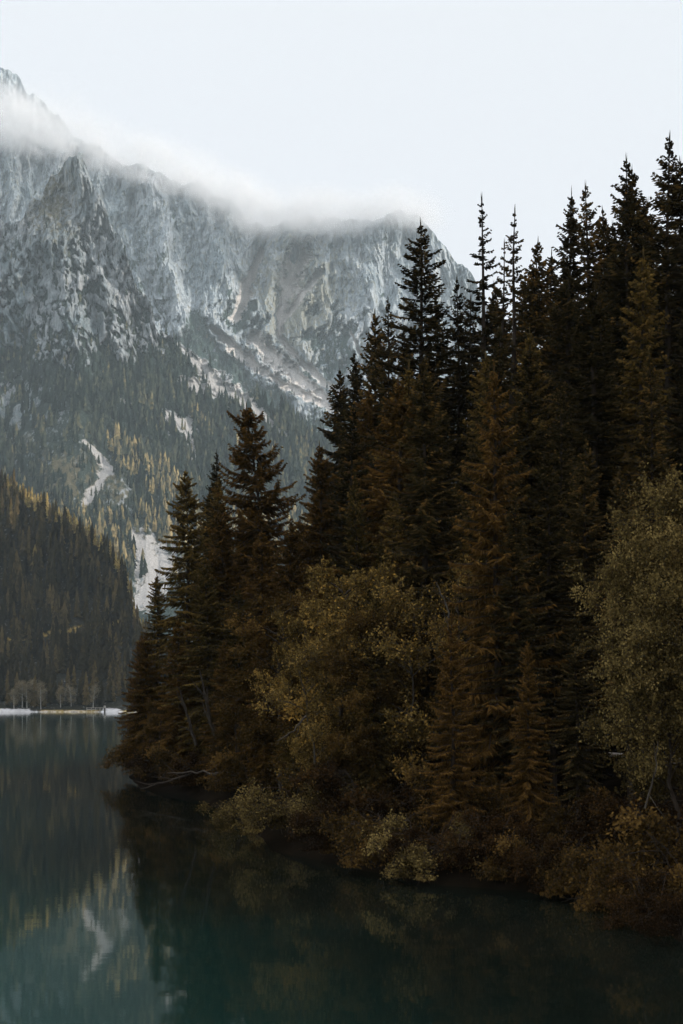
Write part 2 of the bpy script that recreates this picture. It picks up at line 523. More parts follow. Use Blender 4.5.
CR_FRONT = pl([(-400, 400), (-200, 300), (-60, 244), (0, 226), (18, 217), (40, 196), (52, 176), (63, 165), (72, 156), (80, 160), (90, 181), (100, 200), (116, 236), (130, 262), (141, 290), (150, 309),
               (158, 328), (168, 338), (185, 347), (203, 362), (232, 384), (262, 402), (300, 427), (340, 452), (400, 490), (500, 540), (760, 600)])
front = sheet('mountain', -400, 700, 0.9, CR_FRONT, pl([(-400, 650), (800, 650)]), pl([(-400, 2150), (800, 2250)]), pl([(-400, 3250), (100, 3150), (160, 3050), (300, 3100), (800, 3100)]),
              400, 1.5, relief_front, M['front_rock'], jag=14, seed=8, fall=350, green=lambda x, y: 0.60 * sstep(180, 300, y) * (y < 440),
              maps=dict(veg=lambda x, y: np.clip(forest_map(x, y) * (0.85 - 0.12 * sstep(400, 480, y)) + 0.06, 0, 1), scree=lambda x, y: np.maximum(scree_map(x, y), 0),
                        meadow=lambda x, y: np.clip(0.2 + 0.35 * sstep(400, 440, y) + 0.45 * np.exp(-(((x - 75) / 45.0) ** 2 + ((y - 480) / 40.0) ** 2)) + 0.6 * fbm(x / 6.0, y / 5.0, 5.1, 3, 83) * sstep(420, 450, y) + 0.5 * np.exp(-(((x - 50) / 25) ** 2 + ((y - 200) / 40) ** 2)), 0, 1)))

# the dark wooded hill beyond the lake
CR_HILL = pl([(-400, 300), (-200, 380), (-80, 440), (0, 486), (40, 508), (70, 526), (95, 542), (112, 556), (124, 574), (131, 596), (134, 615), (140, 634), (155, 650), (200, 668), (400, 690), (800, 700)])
hill = sheet('hill', -400, 700, 3.0, CR_HILL, pl([(-400, 700), (800, 712)]), pl([(-400, 1150), (800, 1150)]), pl([(-400, 1480), (0, 1430), (130, 1340), (800, 1300)]),
             90, 1.2, lambda x, y, t: 14 * fbm(x / 40.0, y / 30.0, 0.4, 3, 77), M['hill_soil'], jag=4, seed=12, fall=200,
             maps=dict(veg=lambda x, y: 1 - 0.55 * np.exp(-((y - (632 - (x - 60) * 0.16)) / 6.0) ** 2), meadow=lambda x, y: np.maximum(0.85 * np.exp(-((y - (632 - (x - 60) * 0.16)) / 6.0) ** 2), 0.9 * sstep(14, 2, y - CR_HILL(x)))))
# the wooded shelf behind the far shore
CR_SHELF = pl([(-400, 640), (0, 662), (40, 660), (80, 652), (110, 645), (150, 650), (300, 670), (800, 690)])
shelf = sheet('shore', -400, 800, 3.0, CR_SHELF, pl([(-400, 714.2), (800, 714.2)]), pl([(-400, 1010), (800, 1010)]), pl([(-400, 1160), (800, 1160)]),
              40, 1.0, lambda x, y, t: 2 * fbm(x / 30.0, y / 20.0, 0.4, 3, 78) * sstep(0.1, 0.3, t), M['hill_soil'], jag=3, seed=14, fall=60,
              maps=dict(veg=lambda x, y: 1.0 * sstep(711.5, 708.5, y), meadow=lambda x, y: 0.6 * sstep(30, 45, x) * sstep(706, 709, y) + 0 * x,
                        scree=lambda x, y: 1.4 * sstep(708.2, 709.6, y) * np.maximum(sstep(31, 27, x), sstep(101, 104, x) * sstep(122, 117, x)) + 0.9 * np.exp(-((y - 712) / 0.9) ** 2)))

# ------------------------------------------------------------------ far and mountain trees
def mini_conifer(seed, H, W, tiers, nb):
    """one distant conifer: ragged skirts of boughs, one above the other, on a stem; returns verts, triangles, tint jitter"""
    r = np.random.default_rng(seed)
    V, T, J, n = [], [], [], 0
    for k in range(tiers):
        t = k / tiers
        h0 = H * (0.05 + 0.90 * t)
        rad = 0.5 * W * ((1 - t) ** 0.80) * r.uniform(0.82, 1.15) + 0.012
        top = min(H, h0 + H / tiers * r.uniform(1.9, 2.6))
        ph = r.random() * 6.28 + np.arange(nb) / nb * 6.28 + r.normal(0, 0.12, nb)
        rr = rad * np.where(np.arange(nb) % 2 == 0, 1.0, 0.55) * r.uniform(0.75, 1.2, nb)
        zz = h0 + np.where(np.arange(nb) % 2 == 0, 0.0, 0.30 * H / tiers) + r.normal(0, 0.13 * H / tiers, nb)
        ox, oy = r.normal(0, 0.05 * rad, 2)
        ring = np.stack([np.cos(ph) * rr + ox, np.sin(ph) * rr + oy, zz], 1)
        V.append(np.concatenate([[[0, 0, top]], ring]))
        a = np.arange(nb)
        T.append(np.stack([np.zeros(nb, int), 1 + a, 1 + (a + 1) % nb], 1) + n)
        J.append(np.repeat(r.uniform(-0.10, 0.10, nb // 2), 2)[:nb] + 0.10 * (t - 0.5))
        n += nb + 1
    w = 0.018
    V.append(np.array([[w, 0, 0], [-w, w, 0], [-w, -w, 0], [0, 0, H]]))
    T.append(np.array([[0, 1, 3], [1, 2, 3], [2, 0, 3]]) + n)
    J.append(np.array([-0.1, -0.1, -0.1]))
    return np.concatenate(V), np.concatenate(T), np.concatenate(J)


def bake_trees(name, pos, hts, tints, protos, mat, label):
    V, Fc, Tn, n = [], [], [], 0
    for p, h, tn in zip(pos, hts, tints):
        v, f, tj = protos[rng.integers(len(protos))]
        a = rng.random() * 6.28
        c, s = math.cos(a), math.sin(a)
        sc = h
        wv = rng.uniform(0.85, 1.25)
        q = np.stack([(v[:, 0] * c - v[:, 1] * s) * sc * wv, (v[:, 0] * s + v[:, 1] * c) * sc * wv, v[:, 2] * sc], 1) + p
        V.append(q); Fc.append(f + n); Tn.append(np.clip(tn + tj, 0, 1)); n += len(v)
    me = mesh_np(name, np.concatenate(V), np.concatenate(Fc), [mat], fattr={'tint': np.concatenate(Tn)})
    o = link(name, me)
    return tag(o, label, 'forest', kind='stuff')


def pick(sh, prob, n):
    """n random grid points of a sheet, chosen with a probability map"""
    w = prob(sh['PX'], sh['PY']).ravel()
    w = np.clip(w, 0, None)
    w = w / w.sum()
    idx = rng.choice(len(w), n, replace=False, p=w)
    return idx, sh['PX'].ravel()[idx], sh['PY'].ravel()[idx], sh['P'].reshape(-1, 3)[idx]


mini_hi = [mini_conifer(200 + k, 1.0, w, 9, 12) for k, w in enumerate((0.25, 0.29, 0.33, 0.27))]
mini_lo = [mini_conifer(300 + k, 1.0, w, 6, 8) for k, w in enumerate((0.30, 0.35, 0.40, 0.33))]


def gold_front(px, py):
    g = np.maximum(1 - sstep(0.6, 1.3, pldist(px, py, [(108, 447, 12), (136, 468, 16), (172, 492, 18)])),
                   0.9 * sstep(505, 522, py) * (px > 60))
    g = np.maximum(g, 0.10 * (1 - sstep(0.5, 1.5, pldist(px, py, [(180, 405, 10), (240, 450, 14), (300, 470, 16)]))))
    return g


def in_view(px):
    return (px > -200) & (px < 520)


_front_ok = lambda x, y: forest_map(x, y) ** 1.3 * in_view(x) * (y < 580) * (0.7 + 0.3 * sstep(330, 400, y)) + (0.05 + 0.05 * (y < 360)) * (y > 215) * in_view(x) * (y < 560)
i, px, py, P = pick(front, _front_ok, 8600)
tn = 0.42 + 0.25 * fbm(px / 30.0, py / 30.0, 0.1, 3, 91) + rng.normal(0, 0.18, len(px)) + (rng.random(len(px)) < 0.03) * 0.3
tn = np.minimum(tn, 0.74)
tn = np.where(rng.random(len(px)) < 0.55 * gold_front(px, py), rng.uniform(0.75, 1.0, len(px)), tn)
ht = rng.uniform(20, 38, len(px)) * (0.5 + 0.5 * sstep(300, 420, py))
bushy = np.exp(-(((px - 68) / 28.0) ** 2 + ((py - 472) / 30.0) ** 2)) + np.exp(-(((px - 118) / 16.0) ** 2 + ((py - 495) / 22.0) ** 2))
ht *= np.clip(1 - 0.6 * bushy, 0.35, 1)
P = P - np.array([0, 0, 0.6])
bake_trees('forest', P, ht, tn, mini_lo, M['mount_needles'], 'blue-green conifer wood with gold larches on the foot of the mountain')
_back_ok = lambda x, y: forest_map(x, y) ** 1.5 * (x > 130) * (x < 540) * (y > 295) * (y < 520)
i, px, py, P = pick(back_wall, _back_ok, 3000)
tn = 0.40 + 0.22 * fbm(px / 30.0, py / 30.0, 0.1, 3, 93) + rng.normal(0, 0.13, len(px)) + 0.0
tn = np.minimum(tn, 0.74)
bake_trees('forest', P, rng.uniform(15, 29, len(px)) * (0.5 + 0.5 * sstep(310, 380, py)), tn, mini_lo, M['mount_needles'], 'hazy strip of conifers below the scree of the high rock wall')

# hill and shelf: the largest 290 in view as trees of their own, the rest as one wood
_hill_ok = lambda x, y: (x > -260) * (x < 330) * (y < 700) * (1 - 0.7 * np.exp(-((y - (632 - (x - 60) * 0.16)) / 5.0) ** 2))
i1, px1, py1, P1 = pick(hill, _hill_ok, 2000)
crest_d = py1 - CR_HILL(px1)
_shelf_ok = lambda x, y: (x > -260) * (x < 330) * (y < 707.5) * 1.0
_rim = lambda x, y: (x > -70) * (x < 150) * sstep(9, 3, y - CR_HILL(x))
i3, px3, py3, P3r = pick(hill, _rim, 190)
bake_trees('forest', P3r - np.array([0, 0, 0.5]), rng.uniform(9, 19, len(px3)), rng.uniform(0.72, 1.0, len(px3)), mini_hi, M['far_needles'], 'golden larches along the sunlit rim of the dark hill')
i2, px2, py2, P2 = pick(shelf, _shelf_ok, 640)
hpx = np.concatenate([px1, px2]); hpy = np.concatenate([py1, py2]); hP = np.concatenate([P1, P2])
isS = np.concatenate([np.zeros(len(px1), bool), np.ones(len(px2), bool)])
cd = np.concatenate([crest_d, np.full(len(px2), 99.0)])
hH = np.where(isS, rng.uniform(13, 26, len(hpx)), rng.uniform(18, 30, len(hpx)))
htn = 0.37 + 0.28 * fbm(hpx / 16.0, hpy / 25.0, 0.1, 3, 97) + rng.normal(0, 0.15, len(hpx))
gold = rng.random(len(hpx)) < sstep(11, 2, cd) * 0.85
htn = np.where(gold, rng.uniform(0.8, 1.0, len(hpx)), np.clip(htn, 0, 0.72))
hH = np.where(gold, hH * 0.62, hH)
near_key = np.where((hpx > 2) & (hpx < 128), hP[:, 1], 1e9)
near_key = np.where(gold, 1e9, near_key)
order = np.argsort(near_key)
own, rest = order[:285], order[285:]
bake_trees('forest', hP[rest] - np.array([0, 0, 0.5]), hH[rest], htn[rest], mini_hi, M['far_needles'], 'dark spruce wood with a gold rim covering the hill across the lake')
protoM = []
for k in range(8):
    v, f, tj = mini_conifer(400 + k, 1.0, (0.25, 0.29, 0.32, 0.27)[k % 4], 13, 14)
    protoM.append(mesh_np('conifer_tree', v, f, [M['far_needles']], fattr={'tint': np.clip((0.20, 0.32, 0.40, 0.48, 0.26, 0.36, 0.56, 0.64)[k] + tj, 0, 1)}))
for j in own:
    k = int(np.argmin(np.abs(np.array([0.20, 0.32, 0.40, 0.48, 0.26, 0.36, 0.56, 0.64]) - htn[j] + rng.normal(0, 0.05, 8))))
    o = link('conifer_tree', protoM[k], loc=hP[j] - np.array([0, 0, 0.5]))
    w = hH[j] * rng.uniform(0.9, 1.25)
    o.scale = (w, w, hH[j])
    o.rotation_euler = (0, 0, rng.random() * 6.28)
    tag(o, 'tall dark conifer packed in the shaded wood behind the far lake shore', 'tree', 'conifers packed in the shaded wood across the lake')

# ------------------------------------------------------------------ near hillside
SHORE = np.array([(60, -60), (26, -10), (13, 12), (8.6, 24), (7.2, 29.6), (7.4, 35.5), (4.8, 38.4), (2.7, 39.5), (-0.4, 45.3), (-2.2, 48.6), (-3.6, 58), (-5.0, 66), (-8.6, 79), (-12.0, 85.7),
                  (-14.9, 100), (-14.6, 118), (-10, 150), (-2, 200), (10, 350), (60, 600), (150, 900), (230, 1060)], float)


def shore_dist(x, y):
    """signed distance inland from the shoreline (positive on land)"""
    best = np.full(np.shape(x), 1e9)
    sign = np.ones(np.shape(x))
    for (x0, y0), (x1, y1) in zip(SHORE[:-1], SHORE[1:]):
        dx, dy = x1 - x0, y1 - y0
        t = np.clip(((x - x0) * dx + (y - y0) * dy) / (dx * dx + dy * dy), 0, 1)
        ex, ey = x - x0 - t * dx, y - y0 - t * dy
        d = np.hypot(ex, ey)
        s = np.where(dx * ey - dy * ex < 0, 1.0, -1.0)
        m = d < best - 1e-9
        best = np.where(m, d, best)
        sign = np.where(m, s, sign)
    return best * sign


PATH_IN = (15.0, 17.6)


def ground_z(x, y):
    d = shore_dist(x, y)
    z = np.interp(d, [-40, -6, 0, 1.2, 3, 14, PATH_IN[0], PATH_IN[1], 19, 90, 400, 800, 1600], [-5.5, -2.5, 0.02, 0.7, 1.1, 2.6, 2.7, 2.7, 3.6, 56, 250, 520, 700])
    rough = sstep(0.5, 5, d) * (1 - 0.95 * ((d > PATH_IN[0] - 1) & (d < PATH_IN[1] + 1)))
    return z + rough * (0.7 * fbm(x / 9.0, y / 9.0, 0.2, 3, 61) + 0.25 * fbm(x / 2.2, y / 2.2, 0.7, 2, 62))


xs = np.concatenate([np.arange(-70, 60, 1.1), np.arange(60, 140, 3), np.arange(140, 420, 14)])
ys = np.concatenate([np.arange(-60, 150, 1.1), np.arange(150, 300, 4), np.arange(300, 1010, 20)])
XX, YY = np.meshgrid(xs, ys)
ZZ = ground_z(XX, YY)
tag(link('hillside', mesh_np('hillside', np.stack([XX, YY, ZZ], -1).reshape(-1, 3), grid_faces(len(ys), len(xs)), [M['soil']], smooth=True)), kind='structure')

# footpath: a gravel strip along the bank
pa = []
for k in range(3, 13):
    a, b = SHORE[k], SHORE[k + 1]
    for q in np.linspace(0, 1, 6)[:-1]:
        pa.append(a + (b - a) * q)
pa = np.array(pa)
for _ in range(14):
    pa[1:-1] = 0.25 * pa[:-2] + 0.5 * pa[1:-1] + 0.25 * pa[2:]
tg = np.gradient(pa, axis=0)
tg /= np.linalg.norm(tg, axis=1)[:, None]
nr = np.stack([tg[:, 1], -tg[:, 0]], 1)
rows = []
for off in np.linspace(15.2, 17.4, 5):
    q = pa + nr * off
    z = ground_z(q[:, 0], q[:, 1])
    rows.append(np.stack([q[:, 0], q[:, 1], z + 0.10], 1))
tag(link('footpath', mesh_np('footpath', np.concatenate(rows), grid_faces(5, len(pa)), [M['gravel']], smooth=True)), kind='structure')

# unseen valley slope added off frame, height set to shade lake and lower slopes
xs2, ys2 = np.arange(0, 1500, 28.0), np.arange(-500, 2900, 34.0)
UU, VV = np.meshgrid(xs2, ys2)
foot = 0.245 * np.maximum(VV, 0) + 95
Xw = foot + UU
VALLEY_H = 630.0
Zw = -3 + VALLEY_H * np.clip(UU / 720.0, 0, 1.15) ** 0.9 * (1 + 0.10 * fbm(Xw / 240.0, VV / 240.0, 0.3, 3, 71)) + 50 * fbm(Xw / 150.0, VV / 150.0, 0.1, 3, 72) * np.clip(UU / 300, 0, 1)
tag(link('mountain', mesh_np('mountain', np.stack([Xw, VV, Zw], -1).reshape(-1, 3), grid_faces(len(ys2), len(xs2)), [M['hill_soil']], smooth=True,
                             vattr={'veg': np.ones(UU.size), 'scree': np.zeros(UU.size), 'meadow': np.zeros(UU.size)})), kind='structure')

# ------------------------------------------------------------------ near trees
def conifer(seed, H, Lmax, crown0=0.08, whorl=0.42, nb=6, power=0.85, droop=0.25, lift=0.12, el_low=-8, el_top=48, step=0.13, tw=0.30, hang=0.35, curtain=0.0, width=0.065,
            gap=0.0, lean=0.0, wood=True, needle='needles_dark', flat_top=False, gold=0.02, girth=0.010):
    r = np.random.default_rng(seed)
    w = Wood()
    zz = np.linspace(0, H, 14)
    bend = lean * (zz / H) ** 2.2
    cx = bend + 0.05 * np.sin(zz * 0.7 + seed)
    cy = 0.05 * np.cos(zz * 0.6 + seed)
    rad = girth * H * (1 - zz / H) ** 0.9 + 0.012
    rad[0] *= 1.35
    w.tube(np.stack([cx, cy, zz], 1), rad, 7)
    B, D, Nn, Ln, Wd, Tn = [], [], [], [], [], []
    h = H * crown0
    while h < H * 0.992:
        t = (h - H * crown0) / (H * (1 - crown0))
        Lp = Lmax * ((1 - t) ** power) * min(1.0, 0.55 + 2.2 * t) * min(1.0, 0.35 + 9 * (1 - t)) + 0.07
        if flat_top and t > 0.93:
            Lp *= 1.6
        n = max(3, int(round(nb * (1 - 0.35 * t) + r.normal(0, 0.6))))
        ph0 = r.random() * 6.28
        for b in range(n):
            if r.random() < gap:
                continue
            ph = ph0 + b * 6.283 / n + r.normal(0, 0.25)
            L = Lp * r.uniform(0.55, 1.12)
            el = R(el_low + (el_top - el_low) * t ** 1.6 + r.normal(0, 6))
            hb = h + r.normal(0, whorl * 0.25)
            ox, oy = np.interp(hb, zz, cx), np.interp(hb, zz, cy)
            nS = max(4, int(L / step) + 2)
            s = np.linspace(0.10, 1.0, nS)
            fwd = np.array([math.cos(ph), math.sin(ph), 0])
            side = np.array([-math.sin(ph), math.cos(ph), 0])
            rr = L * s * math.cos(el)
            dz = L * (math.sin(el) * s - droop * s ** 1.6 + lift * s ** 4)
            wob = 0.05 * L * np.sin(s * 5 + r.random() * 6)
            P = np.stack([ox + rr * fwd[0] + wob * side[0], oy + rr * fwd[1] + wob * side[1], hb + dz], 1)
            if wood and L > 0.5:
                k = np.linspace(0, nS - 1, 5).astype(int)
                w.tube(np.concatenate([[[ox, oy, hb]], P[k[1:]]]), np.linspace(0.010 * L + 0.010, 0.006, 5), 3)
            for sg in (-1, 1):
                ln = (tw * L * (1.05 - s) + min(0.16, 0.06 + 0.15 * L)) * r.uniform(0.6, 1.25, nS)
                A = R(52) + r.normal(0, 0.2, nS)
                d = fwd[None] * np.cos(A)[:, None] + sg * side[None] * np.sin(A)[:, None]
                d[:, 2] += -hang * r.uniform(0.3, 1.5, nS) + 0.25 * math.sin(el)
                d = unit(d)
                n1 = unit(np.cross(d, unit(r.normal(0, 1, (nS, 3)))))
                n2 = np.cross(d, n1)
                tint = np.clip(0.42 + 0.14 * r.normal() + 0.18 * r.normal(0, 1, nS) + 0.22 * (s - 0.5) + (r.random(nS) < gold) * 0.5, 0, 1)
                for nn in (n1, n2):
                    B.append(P); D.append(d); Nn.append(nn); Ln.append(ln); Wd.append(width * r.uniform(0.7, 1.3, nS)); Tn.append(tint)
            if curtain > 0:
                m = r.random(nS) < 0.75
                q = P[m]
                if len(q):
                    ln = curtain * r.uniform(0.4, 1.3, len(q)) * (0.4 + 0.6 * (1 - t))
                    d = unit(np.stack([r.normal(0, 0.22, len(q)), r.normal(0, 0.22, len(q)), -np.ones(len(q))], 1))
                    n1 = unit(np.cross(d, unit(r.normal(0, 1, (len(q), 3)))))
                    for nn in (n1, np.cross(d, n1)):
                        B.append(q); D.append(d); Nn.append(nn); Ln.append(ln); Wd.append(width * 0.9 * r.uniform(0.7, 1.3, len(q)))
                        Tn.append(np.clip(0.5 + 0.18 * r.normal(0, 1, len(q)), 0, 1))
        h += whorl * (0.40 + 0.72 * (1 - t) ** 0.7) * r.uniform(0.8, 1.2)
    # leader
    tp = np.array([[cx[-1], cy[-1], H - 0.45]])
    for a in range(3):
        B.append(tp); D.append(unit(np.array([[0.04 * r.normal(), 0.04 * r.normal(), 1.0]]))); Nn.append(np.array([[math.cos(a * 2.1), math.sin(a * 2.1), 0]]))
        Ln.append(np.array([0.75])); Wd.append(np.array([0.022])); Tn.append(np.array([0.4]))
    v = kites(np.concatenate(B), np.concatenate(D), np.concatenate(Nn), np.concatenate(Ln), np.concatenate(Wd))
    n = len(v) // 4
    crown = mesh_np('crown', v, np.arange(n * 4).reshape(n, 4), [M[needle]], fattr={'tint': np.concatenate(Tn)})
    return dict(H=H, trunk=w.mesh('trunk', M['bark']), crown=crown)


def bez(a, b, c, n=7):
    t = np.linspace(0, 1, n)[:, None]
    return (1 - t) ** 2 * a + 2 * t * (1 - t) * b + t * t * c


def broadleaf(seed, H, W, base=0.25, lobes=14, clumps=9, leaves=70, leaf=0.10, bark='bark', mat='leaves_olive', stems=1, arch=0.0, girth=1.0, clump_r=0.34, spread=0.34, gold=0.02):
    r = np.random.default_rng(seed)
    w = Wood()
    LP, LT = [], []
    for s_ in range(stems):
        a0 = r.random() * 6.28
        off = np.array([math.cos(a0), math.sin(a0), 0]) * (0.12 * W if stems > 1 else 0) * r.random()
        tipd = np.array([math.cos(a0), math.sin(a0), 0]) * (0.30 * W if stems > 1 else 0.06 * W)
        top = off + tipd + np.array([0, 0, H * (0.88 if stems == 1 else r.uniform(0.6, 0.9))])
        midp = off + 0.3 * tipd + np.array([r.normal(0, 0.03) * H, r.normal(0, 0.03) * H, H * 0.45])
        tr = bez(off, midp, top, 12)
        tr[1:-1] += r.normal(0, 0.012 * H, (10, 3)) * np.array([1, 1, 0.2])
        rb = girth * (0.012 * H + 0.02) / math.sqrt(stems)
        w.tube(tr, np.linspace(rb, 0.012, 12), 6)
        for l in range(max(3, lobes // stems)):
            hf = base + (1 - base) * r.random() ** 0.8
            k = hf * 0.98
            p0 = np.array([np.interp(k, np.linspace(0, 1, 12), tr[:, c]) for c in range(3)])
            ph = r.random() * 6.28
            prof = math.sin(math.pi * min(1, max(0.0, (hf - base) / (1 - base) * 0.80 + 0.16)))
            rad = 0.5 * W * (0.45 + 0.6 * prof) * r.uniform(0.7, 1.1)
            if stems > 1:
                ph = a0 + r.normal(0, 0.9)
            e = p0 + np.array([math.cos(ph) * rad, math.sin(ph) * rad, rad * (0.35 - arch * r.uniform(0.5, 1.4)) + 0.02 * H])
            e[2] = max(e[2], 0.10)
            m = 0.5 * (p0 + e) + np.array([0, 0, 0.18 * rad])
            br = bez(p0, m, e, 7)
            w.tube(br, np.linspace(max(0.010, 0.35 * rb), 0.006, 7), 4)
            tl = 0.17 * r.normal()
            for c in range(clumps):
                k = 1.0 - 0.62 * r.random() ** 1.6
                q0 = np.array([np.interp(k, np.linspace(0, 1, 7), br[:, i_]) for i_ in range(3)])
                q = q0 + r.normal(0, 1, 3) * spread * np.array([1, 1, 0.6]) * (0.4 + 0.1 * W)
                q[2] = max(q[2], 0.12)
                w.tube(np.stack([q0, 0.5 * (q0 + q) + r.normal(0, 0.04, 3), q]), [0.008, 0.006, 0.004], 3)
                bd = unit(e - p0)
                nsub = 5
                for _t in range(nsub):
                    n = max(4, int(leaves / nsub * r.uniform(0.5, 1.4)))
                    sd = unit(0.55 * bd + r.normal(0, 0.62, 3) + np.array([0, 0, 0.22 - 0.5 * arch]))
                    sl = clump_r * r.uniform(1.0, 2.6)
                    u = r.random(n) ** 0.75
                    tipp = q + sd * sl
                    w.tube(np.stack([q, 0.5 * (q + tipp), tipp]), [0.005, 0.004, 0.003], 3)
                    pts = q + sd * (sl * u)[:, None] + r.normal(0, 1, (n, 3)) * (0.05 + 0.10 * clump_r)
                    pts[:, 2] = np.maximum(pts[:, 2], 0.05)
                    LP.append(pts)
                    t = 0.40 + tl + 0.10 * r.normal() + 0.13 * r.normal(0, 1, n) + 0.14 * (u - 0.5)
                    LT.append(np.where(r.random(n) < gold, 1.0, np.clip(t, 0, 0.95)))
    P = np.concatenate(LP)
    n = len(P)
    d = unit(r.normal(0, 1, (n, 3)) + np.array([0, 0, -0.35]))
    nn = unit(np.cross(d, unit(r.normal(0, 1, (n, 3)))))
    v = kites(P, d, nn, leaf * r.uniform(0.8, 1.5, n), 0.36 * leaf * r.uniform(0.8, 1.3, n))
    crown = mesh_np('crown', v, np.arange(n * 4).reshape(n, 4), [M[mat]], fattr={'tint': np.concatenate(LT)})
    return dict(H=H, trunk=w.mesh('trunk', M[bark]), crown=crown)


def plant(name, proto, loc, scale, rot, label, cat='tree', group=None, parts=('trunk', 'crown'), sxy=None, tilt=(0, 0)):
    t = bpy.data.objects.new(name, None)
    t.empty_display_size = 0.5
    COL.objects.link(t)
    t.location = loc
    s2 = sxy or scale
    t.scale = (s2, s2, scale)
    t.rotation_euler = (tilt[0], tilt[1], rot)
    tag(t, label, cat, group)
    link(parts[0], proto['trunk'], t)
    link(parts[1], proto['crown'], t)
    return t


SP = {  # spruce and larch prototypes
    'sparse': conifer(1, 24, 3.7, crown0=0.05, whorl=0.46, nb=6, power=0.62, droop=0.16, el_top=38, tw=0.24, hang=0.15, width=0.045, step=0.11),
    'thin': conifer(2, 24, 2.5, crown0=0.10, whorl=0.62, nb=5, power=0.75, droop=0.30, lift=0.28, el_low=-12, el_top=35, gap=0.15, hang=0.3, tw=0.22, width=0.045, step=0.11),
    'thin2': conifer(3, 22, 2.2, crown0=0.10, whorl=0.64, nb=5, power=0.8, droop=0.28, lift=0.25, el_low=-10, el_top=35, gap=0.25, hang=0.3, tw=0.24, width=0.045, step=0.11),
    'full': conifer(4, 22, 3.4, whorl=0.42, nb=6, power=0.66, droop=0.26, hang=0.45, curtain=0.22, width=0.05),
    'full2': conifer(5, 20, 3.0, whorl=0.42, nb=6, power=0.60, droop=0.22, hang=0.45, curtain=0.25, width=0.05),
    'full3': conifer(6, 24, 3.5, whorl=0.46, nb=6, power=0.68, droop=0.30, hang=0.4, curtain=0.22, gold=0.04, width=0.05),
    'olive': conifer(7, 20, 3.1, whorl=0.44, nb=6, power=0.66, droop=0.3, hang=0.55, curtain=0.35, needle='needles_olive', gold=0.05, width=0.05),
    'tawny': conifer(8, 16, 2.8, whorl=0.44, nb=6, power=0.74, droop=0.30, lift=0.20, hang=0.7, curtain=0.40, step=0.10, width=0.034, needle='needles_rust', gold=0.05),
    'larch_lean': conifer(9, 22, 6.4, whorl=0.52, nb=6, power=0.72, droop=0.34, lift=0.24, el_low=-6, hang=0.6, curtain=0.45, lean=-1.1, gap=0.10, needle='needles_rust', flat_top=True, width=0.055),
    'larch_slim': conifer(10, 20, 4.0, whorl=0.46, nb=6, power=0.50, droop=0.35, hang=0.6, curtain=0.4, gap=0.08, needle='needles_olive', width=0.055),
    'larch_full': conifer(12, 20, 4.0, whorl=0.44, nb=6, power=0.62, droop=0.3, hang=0.6, curtain=0.45, needle='needles_rust', width=0.055),
}
SP['bare'] = conifer(15, 21, 3.0, crown0=0.26, whorl=0.44, nb=6, power=0.66, droop=0.26, hang=0.45, curtain=0.22, width=0.05)
SP['full3b'] = conifer(14, 23, 3.3, whorl=0.48, nb=6, power=0.72, droop=0.25, lift=0.25, hang=0.3, gap=0.10, width=0.05)


def put(kind, px, pytop, Y, label, name='spruce_tree', wide=1.0, rot=None, group=None):
    x = (px - CX) / F * Y
    z = float(ground_z(np.array([x]), np.array([Y]))[0])
    top = CAMZ + (HY - pytop) / F * Y
    H = top - z + 0.3
    p = SP[kind]
    s = H / p['H']
    d = float(shore_dist(np.array([x]), np.array([Y]))[0])
    print('PUT %-10s px %4d H %.1f d %.1f z %.1f s %.2f' % (kind, px, H, d, z, s))
    off = 1.1 * s if kind == 'larch_lean' else 0
    tx, ty, rz = R(rng.normal(0, 0.9)), R(rng.normal(0, 0.9)), (rng.random() * 6.28 if rot is None else rot)
    off -= H * (ty * math.cos(rz) + tx * math.sin(rz))       # the tip stays where it was measured
    return plant(name, p, (x + off, Y, z - 0.3), s, rz, label, group=group, sxy=s * wide * 1.10, tilt=(tx, ty))


# the skyline, from the promontory tip up the slope
put('larch_slim', 186, 470, 92, 'slim olive larch at the tip of the wooded promontory, beside the pale scree', 'larch_tree', 0.82)
put('full3b', 216, 452, 99, 'dark pointed spruce just behind the leaning-topped rust larch', wide=0.9)
put('larch_lean', 249, 406, 86, 'large rust larch with hooked leaning top and long bare boughs', 'larch_tree', 1.0, rot=0.0)
put('larch_full', 222, 500, 84, 'dense rust-brown larch filling the foot of the leaning-topped larch', 'larch_tree', 1.0)
put('full2', 340, 372, 95, 'short dark spruce at the lower end of the skyline steps', wide=1.0)
put('full', 354, 354, 92, 'dark spruce one step below the twin-pointed pair on the skyline', wide=0.9)
put('full2', 375, 312, 82, 'lower tip of the twin-pointed dark spruces beside the broad airy one', wide=0.8)
put('full3b', 388, 296, 79, 'higher tip of the twin-pointed dark spruces beside the broad airy one', wide=0.8)
put('sparse', 421, 222, 74, 'tall airy spruce with sky showing through, alone against the rock wall', wide=1.05)
put('full3b', 457, 280, 76, 'dark spruce between the broad airy one and the first thin spire', wide=0.85)
put('thin', 481, 203, 74, 'very thin tall spruce spire with sparse boughs, taller of two', wide=1.0)
put('thin2', 517, 208, 76, 'thin sparse spruce spire, second and shorter of the pair of spires', wide=1.0)
put('thin2', 504, 244, 80, 'small thin spruce squeezed between the two sparse spires', wide=0.9)
put('full2', 536, 246, 79, 'dark spruce just uphill of the pair of thin spires', wide=0.9)
put('full3', 572, 189, 73, 'tall dark spruce with a twin top, slimmer tip', wide=0.8)
put('full3b', 586, 187, 75, 'bushy-tipped spruce crowding the slim dark twin on the skyline', wide=0.95)
put('full', 602, 212, 80, 'lower dark spruce filling the notch on the skyline', wide=1.0)
put('full3b', 625, 159, 72, 'tall spruce with a sharp pale-edged tip, second highest on the slope', wide=1.0)
put('full2', 633, 169, 75, 'spruce standing close behind the second highest tip', wide=0.9)
